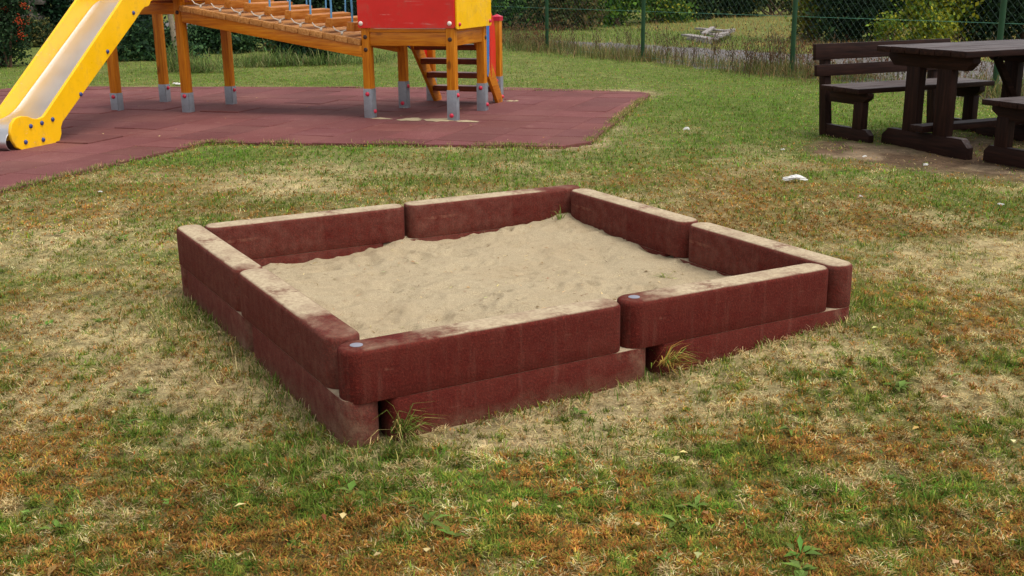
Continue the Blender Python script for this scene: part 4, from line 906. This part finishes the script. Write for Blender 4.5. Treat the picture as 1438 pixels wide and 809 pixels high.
# hedge behind the bridge and behind the fence
HB = [
 ((405, 42), 2.2, 1.5, 3.2, 8000, .13, DARK + IVY, 'dark hedge bush behind the middle of the plank bridge'),
 ((462, 40), 2.0, 1.4, 3.0, 8000, .13, MID + DARK, 'green hedge bush behind the lower end of the bridge'),
 ((520, 40), 2.0, 1.4, 3.2, 7000, .13, DARK, 'dark hedge bush behind the red panel'),
 ((600, 40), 2.0, 1.4, 3.2, 5000, .13, DARK + MID, 'dark hedge bush behind the stair of the tower'),
 ((672, 42), 1.8, 1.3, 2.8, 6500, .12, DARK + MID, 'dark bush behind the fence just left of the leftmost visible fence post'),
 ((735, 39), 1.7, 1.2, 2.6, 6500, .12, DARK + MID, 'dark bush with bare twigs behind the fence, right of the red-capped post'),
 ((795, 42), 1.3, 1.0, 2.2, 5000, .09, BRN + OLV, 'half-bare brown bush behind the fence between the first two green posts'),
 ((868, 36), 1.7, 1.1, 2.6, 8000, .13, [(70, 108, 38), (96, 130, 44), (124, 144, 48), (52, 82, 34)], 'bright green bush behind the second green fence post'),
 ((918, 32), 1.3, 1.0, 2.4, 6000, .11, YEL[2:] + MID, 'yellowish green bush just right of the second green fence post'),
 ((962, 28), 1.9, 1.1, 2.6, 8000, .12, DARK + OLV[2:3], 'dark brownish hedge bush behind the pallet'),
 ((1020, 24), 1.9, 1.1, 2.8, 8000, .12, DARK, 'dark hedge bush above and right of the pallet'),
 ((1085, 22), 2.0, 1.2, 2.8, 8000, .12, DARK + OLV, 'dark olive hedge bush left of the third green fence post'),
 ((1140, 58), .75, .7, 2.4, 6000, .08, OLV + YEL[2:], 'olive bush right of the third green fence post, left end of the thicket'),
 ((1192, 60), 1.0, .8, 2.5, 8000, .08, DARK + IVY, 'dark green bush behind the left half of the bench back'),
 ((1240, 56), 1.0, .8, 2.6, 8000, .085, MID + DARK, 'mid green bush behind the right half of the bench back'),
 ((1312, 62), .95, .7, 2.5, 9000, .085, YEL, 'yellow-green maple bush behind the picnic table'),
 ((1372, 60), 1.0, .8, 2.6, 8000, .085, DARK + [(60, 66, 36)], 'dark bush behind the rightmost green fence post'),
 ((1432, 62), 1.0, .8, 2.6, 7000, .085, DARK + IVY, 'dark bush at the right edge of the photo behind the picnic table'),
 ((1480, 64), 1.0, .8, 2.6, 4000, .085, DARK, 'dark bush just beyond the right edge of the photo'),
]
for i, (px, w, dep, h, n, size, cols, lab) in enumerate(HB):
    shrub('hedge_bush', at(*px), w, dep, h, n, size, cols, lab, 'bush', 'bushes behind the fence', nb=13, seed=60 + i, low=-.1)
shrub('hedge_bush', at(1296, 66), .5, .4, .62, 3000, .07, YEL, 'small yellow-green bush low in front of the maple bush', 'bush', 'bushes behind the fence', nb=8, seed=91)
shrub('hedge_bush', at(1243, 66), .35, .3, .6, 1600, .06, YEL[2:], 'small yellowish sprig bush between the bench back and the thicket', 'bush', 'bushes behind the fence', nb=6, seed=92)
# far-off wood as one mass
bl = []
rr = random.Random(5)
for k in range(90):
    a = -1.05 + 2.1 * k / 89; d_ = rr.uniform(56, 66); bl.append((d_ * math.sin(a) * 1.1, d_ * math.cos(a), rr.uniform(.8, 5), rr.uniform(2.2, 3.6), 2.2, rr.uniform(1.8, 3.2)))
V, F, C = leaf_cloud(bl, 60000, .42, DARK + IVY + MID[:1], .3, .2); o = link('woodland', np_mesh('woodland', V, F, C), leaf_mat); tag(o, 'dark woodland behind the gardens', 'woodland', kind='stuff')

# ------------------------------------------------------------------ weeds along the fence and in the left garden
parts = []
def along_fence(n, x0, x1, spread, off):
    s = RNG.uniform(x0, x1, n); o_ = RNG.normal(off, spread, n); return F0[0] + FDIR[0] * s + FNOR[0] * o_, F0[1] + FDIR[1] * s + FNOR[1] * o_, s
x, y, s = along_fence(24000, -7, 12, .34, .2); c = jit(s2l((98, 108, 58)), len(x), .3); k = RNG.random(len(x)) < .45; c[k] = jit(s2l((140, 120, 80)), k.sum(), .3)
dn = fbm(s, s * 0, .9, 31, 3); k = dn + RNG.normal(0, .12, len(x)) > .42; x, y, c, dn = x[k], y[k], c[k], dn[k]; n = len(x)
parts.append(blades(x, y, np.zeros(n), RNG.uniform(.08, .34, n) * (.35 + 1.35 * dn), RNG.uniform(.005, .011, n), np.abs(RNG.normal(.5, .4, n)), c, .6))
x, y, s = along_fence(620, -6, 11, .35, .2); dn = fbm(s, s * 0, .7, 38, 3); k = dn > .5; x, y = x[k], y[k]; n = len(x)
parts.append(blades(x, y, np.zeros(n), RNG.uniform(.25, .7, n), RNG.uniform(.006, .011, n), np.abs(RNG.normal(.25, .2, n)), jit(s2l((112, 98, 70)), n, .3), .25))
# seed heads on the dry stems
xx = np.repeat(x, 16) + RNG.normal(0, .07, n * 16); yy = np.repeat(y, 16) + RNG.normal(0, .07, n * 16); zz = RNG.uniform(.06, .5, n * 16)
parts.append(blades(xx, yy, zz, RNG.uniform(.02, .06, n * 16), RNG.uniform(.010, .02, n * 16), RNG.uniform(.2, 1.2, n * 16), jit(s2l((100, 70, 48)), n * 16, .35), .5))
def patch(px, py, rx, ry, n, hh, cols):
    p = at(px, py); x = RNG.normal(p.x, rx, n); y = RNG.normal(p.y, ry, n); c = np.zeros((n, 3)); k = RNG.integers(0, len(cols), n)
    for i, cc in enumerate(cols): c[k == i] = jit(s2l(cc), (k == i).sum(), .25)
    hh = hh * (.25 + 1.1 * fbm(x, y, 2.2, 301, 3)); q = RNG.normal(0, .04, n)
    parts.append(blades(x + q, y, np.abs(RNG.normal(0, .5, n)) * hh * .4, RNG.uniform(.2, .9, n) * hh, RNG.uniform(.006, .012, n), np.abs(RNG.normal(.65, .4, n)), c, .9))
WG = [(96, 122, 60), (116, 130, 70), (130, 128, 84), (80, 104, 54)]
# dry branching stems
for sx_, cnt in ((1.2, 10), (2.8, 16), (4.4, 26), (6.1, 24), (7.2, 24), (8.6, 14), (10, 10), (-1, 10), (-3, 8)):
    for _ in range(cnt):
        x, y, s = along_fence(1, sx_ - .7, sx_ + .7, .35, .25); h_ = RNG.uniform(.25, .72); m_ = RNG.integers(5, 10); base_c = s2l((90, 74, 54)) * RNG.uniform(.6, 1.4)
        parts.append(blades(x, y, np.zeros(1), np.array([h_]), np.array([.012]), np.array([RNG.uniform(.02, .25)]), base_c[None], .15))
        zz = RNG.uniform(.3, .95, m_) * h_; parts.append(blades(x + RNG.normal(0, .02, m_), y + RNG.normal(0, .02, m_), zz, RNG.uniform(.08, .22, m_), np.full(m_, .009), RNG.uniform(.3, .9, m_), np.repeat(base_c[None], m_, 0), -.2))
        m2 = m_ * 4; zz = RNG.uniform(.35, 1.1, m2) * h_; parts.append(blades(x + RNG.normal(0, .06, m2), y + RNG.normal(0, .06, m2), zz, RNG.uniform(.02, .05, m2), np.full(m2, .016), RNG.uniform(.2, 1.4, m2), jit(base_c * 1.1, m2, .3), .5))
patch(280, 102, .25, .15, 700, .5, WG); patch(250, 100, .12, .12, 400, .6, WG); patch(360, 94, .4, .15, 900, .42, WG); patch(420, 92, .35, .15, 900, .45, WG); patch(480, 90, .5, .3, 1300, .3, WG); patch(550, 82, .8, .4, 500, .2, WG); patch(700, 72, .7, .3, 800, .3, WG)
V, F, C = join(parts); o = link('weeds', np_mesh('weeds', V, F, C), grass_mat); tag(o, 'tall dry weeds and rank grass along the fence', 'weeds', kind='stuff')

# ------------------------------------------------------------------ broken pallet beyond the path
pc = at(1000, 54); pl = empty('wooden_pallet', (pc.x, pc.y, 0)); tag(pl, 'weathered grey frame of a broken pallet lying in the dry grass beyond the fence', 'pallet')
def board(a, b_, w, t, z):
    A, B = at(*a) - pc, at(*b_) - pc; d_ = B - A; c_ = (A + B) / 2
    MB().box((c_.x, c_.y, z), (d_.length, w, t), (0, 0, math.atan2(d_.y, d_.x)), bev=.006).build('board', pallet_wood, pl)
board((963, 55), (1002, 61.5), .26, .045, .10); board((966, 57), (998, 62), .07, .08, .035); board((980, 46), (1027, 50.5), .20, .045, .11); board((984, 47), (1024, 51), .07, .08, .035); board((988, 57), (1001, 47.5), .12, .05, .16); board((1008, 61), (1026, 51.5), .17, .05, .15); board((998, 60.5), (1013, 60), .2, .04, .19); board((1016, 55), (1031, 53), .06, .04, .20)

# ------------------------------------------------------------------ light
w = bpy.data.worlds.new('World'); scn.world = w; w.use_nodes = True; nt = w.node_tree
sky = nt.nodes.new('ShaderNodeTexSky'); sky.sky_type = 'NISHITA'; sky.sun_disc = False
S_EL, S_AZ = R(66), R(115)              # high soft sun behind thin cloud, from the right
sky.sun_elevation = S_EL; sky.sun_rotation = S_AZ; sky.air_density = 1.0; sky.dust_density = 3.0; sky.ozone_density = 1.0
hs = nt.nodes.new('ShaderNodeHueSaturation'); hs.inputs['Saturation'].default_value = .22
nt.links.new(sky.outputs[0], hs.inputs['Color']); nt.links.new(hs.outputs[0], nt.nodes['Background'].inputs[0]); nt.nodes['Background'].inputs[1].default_value = .13
sl_ = bpy.data.lights.new('sun', 'SUN'); sl_.energy = .8; sl_.angle = R(25); sl_.color = (1, .96, .9); so = bpy.data.objects.new('sun', sl_); COL.objects.link(so)
dv = Vector((math.sin(S_AZ) * math.cos(S_EL), math.cos(S_AZ) * math.cos(S_EL), math.sin(S_EL))); so.rotation_euler = dv.to_track_quat('Z', 'Y').to_euler()
vs_ = scn.view_settings; vs_.view_transform = 'Standard'; vs_.look = 'None'; vs_.gamma = 1; vs_.use_curve_mapping = False; vs_.exposure = .86
scn.cycles.max_bounces = 6; scn.cycles.use_denoising = True
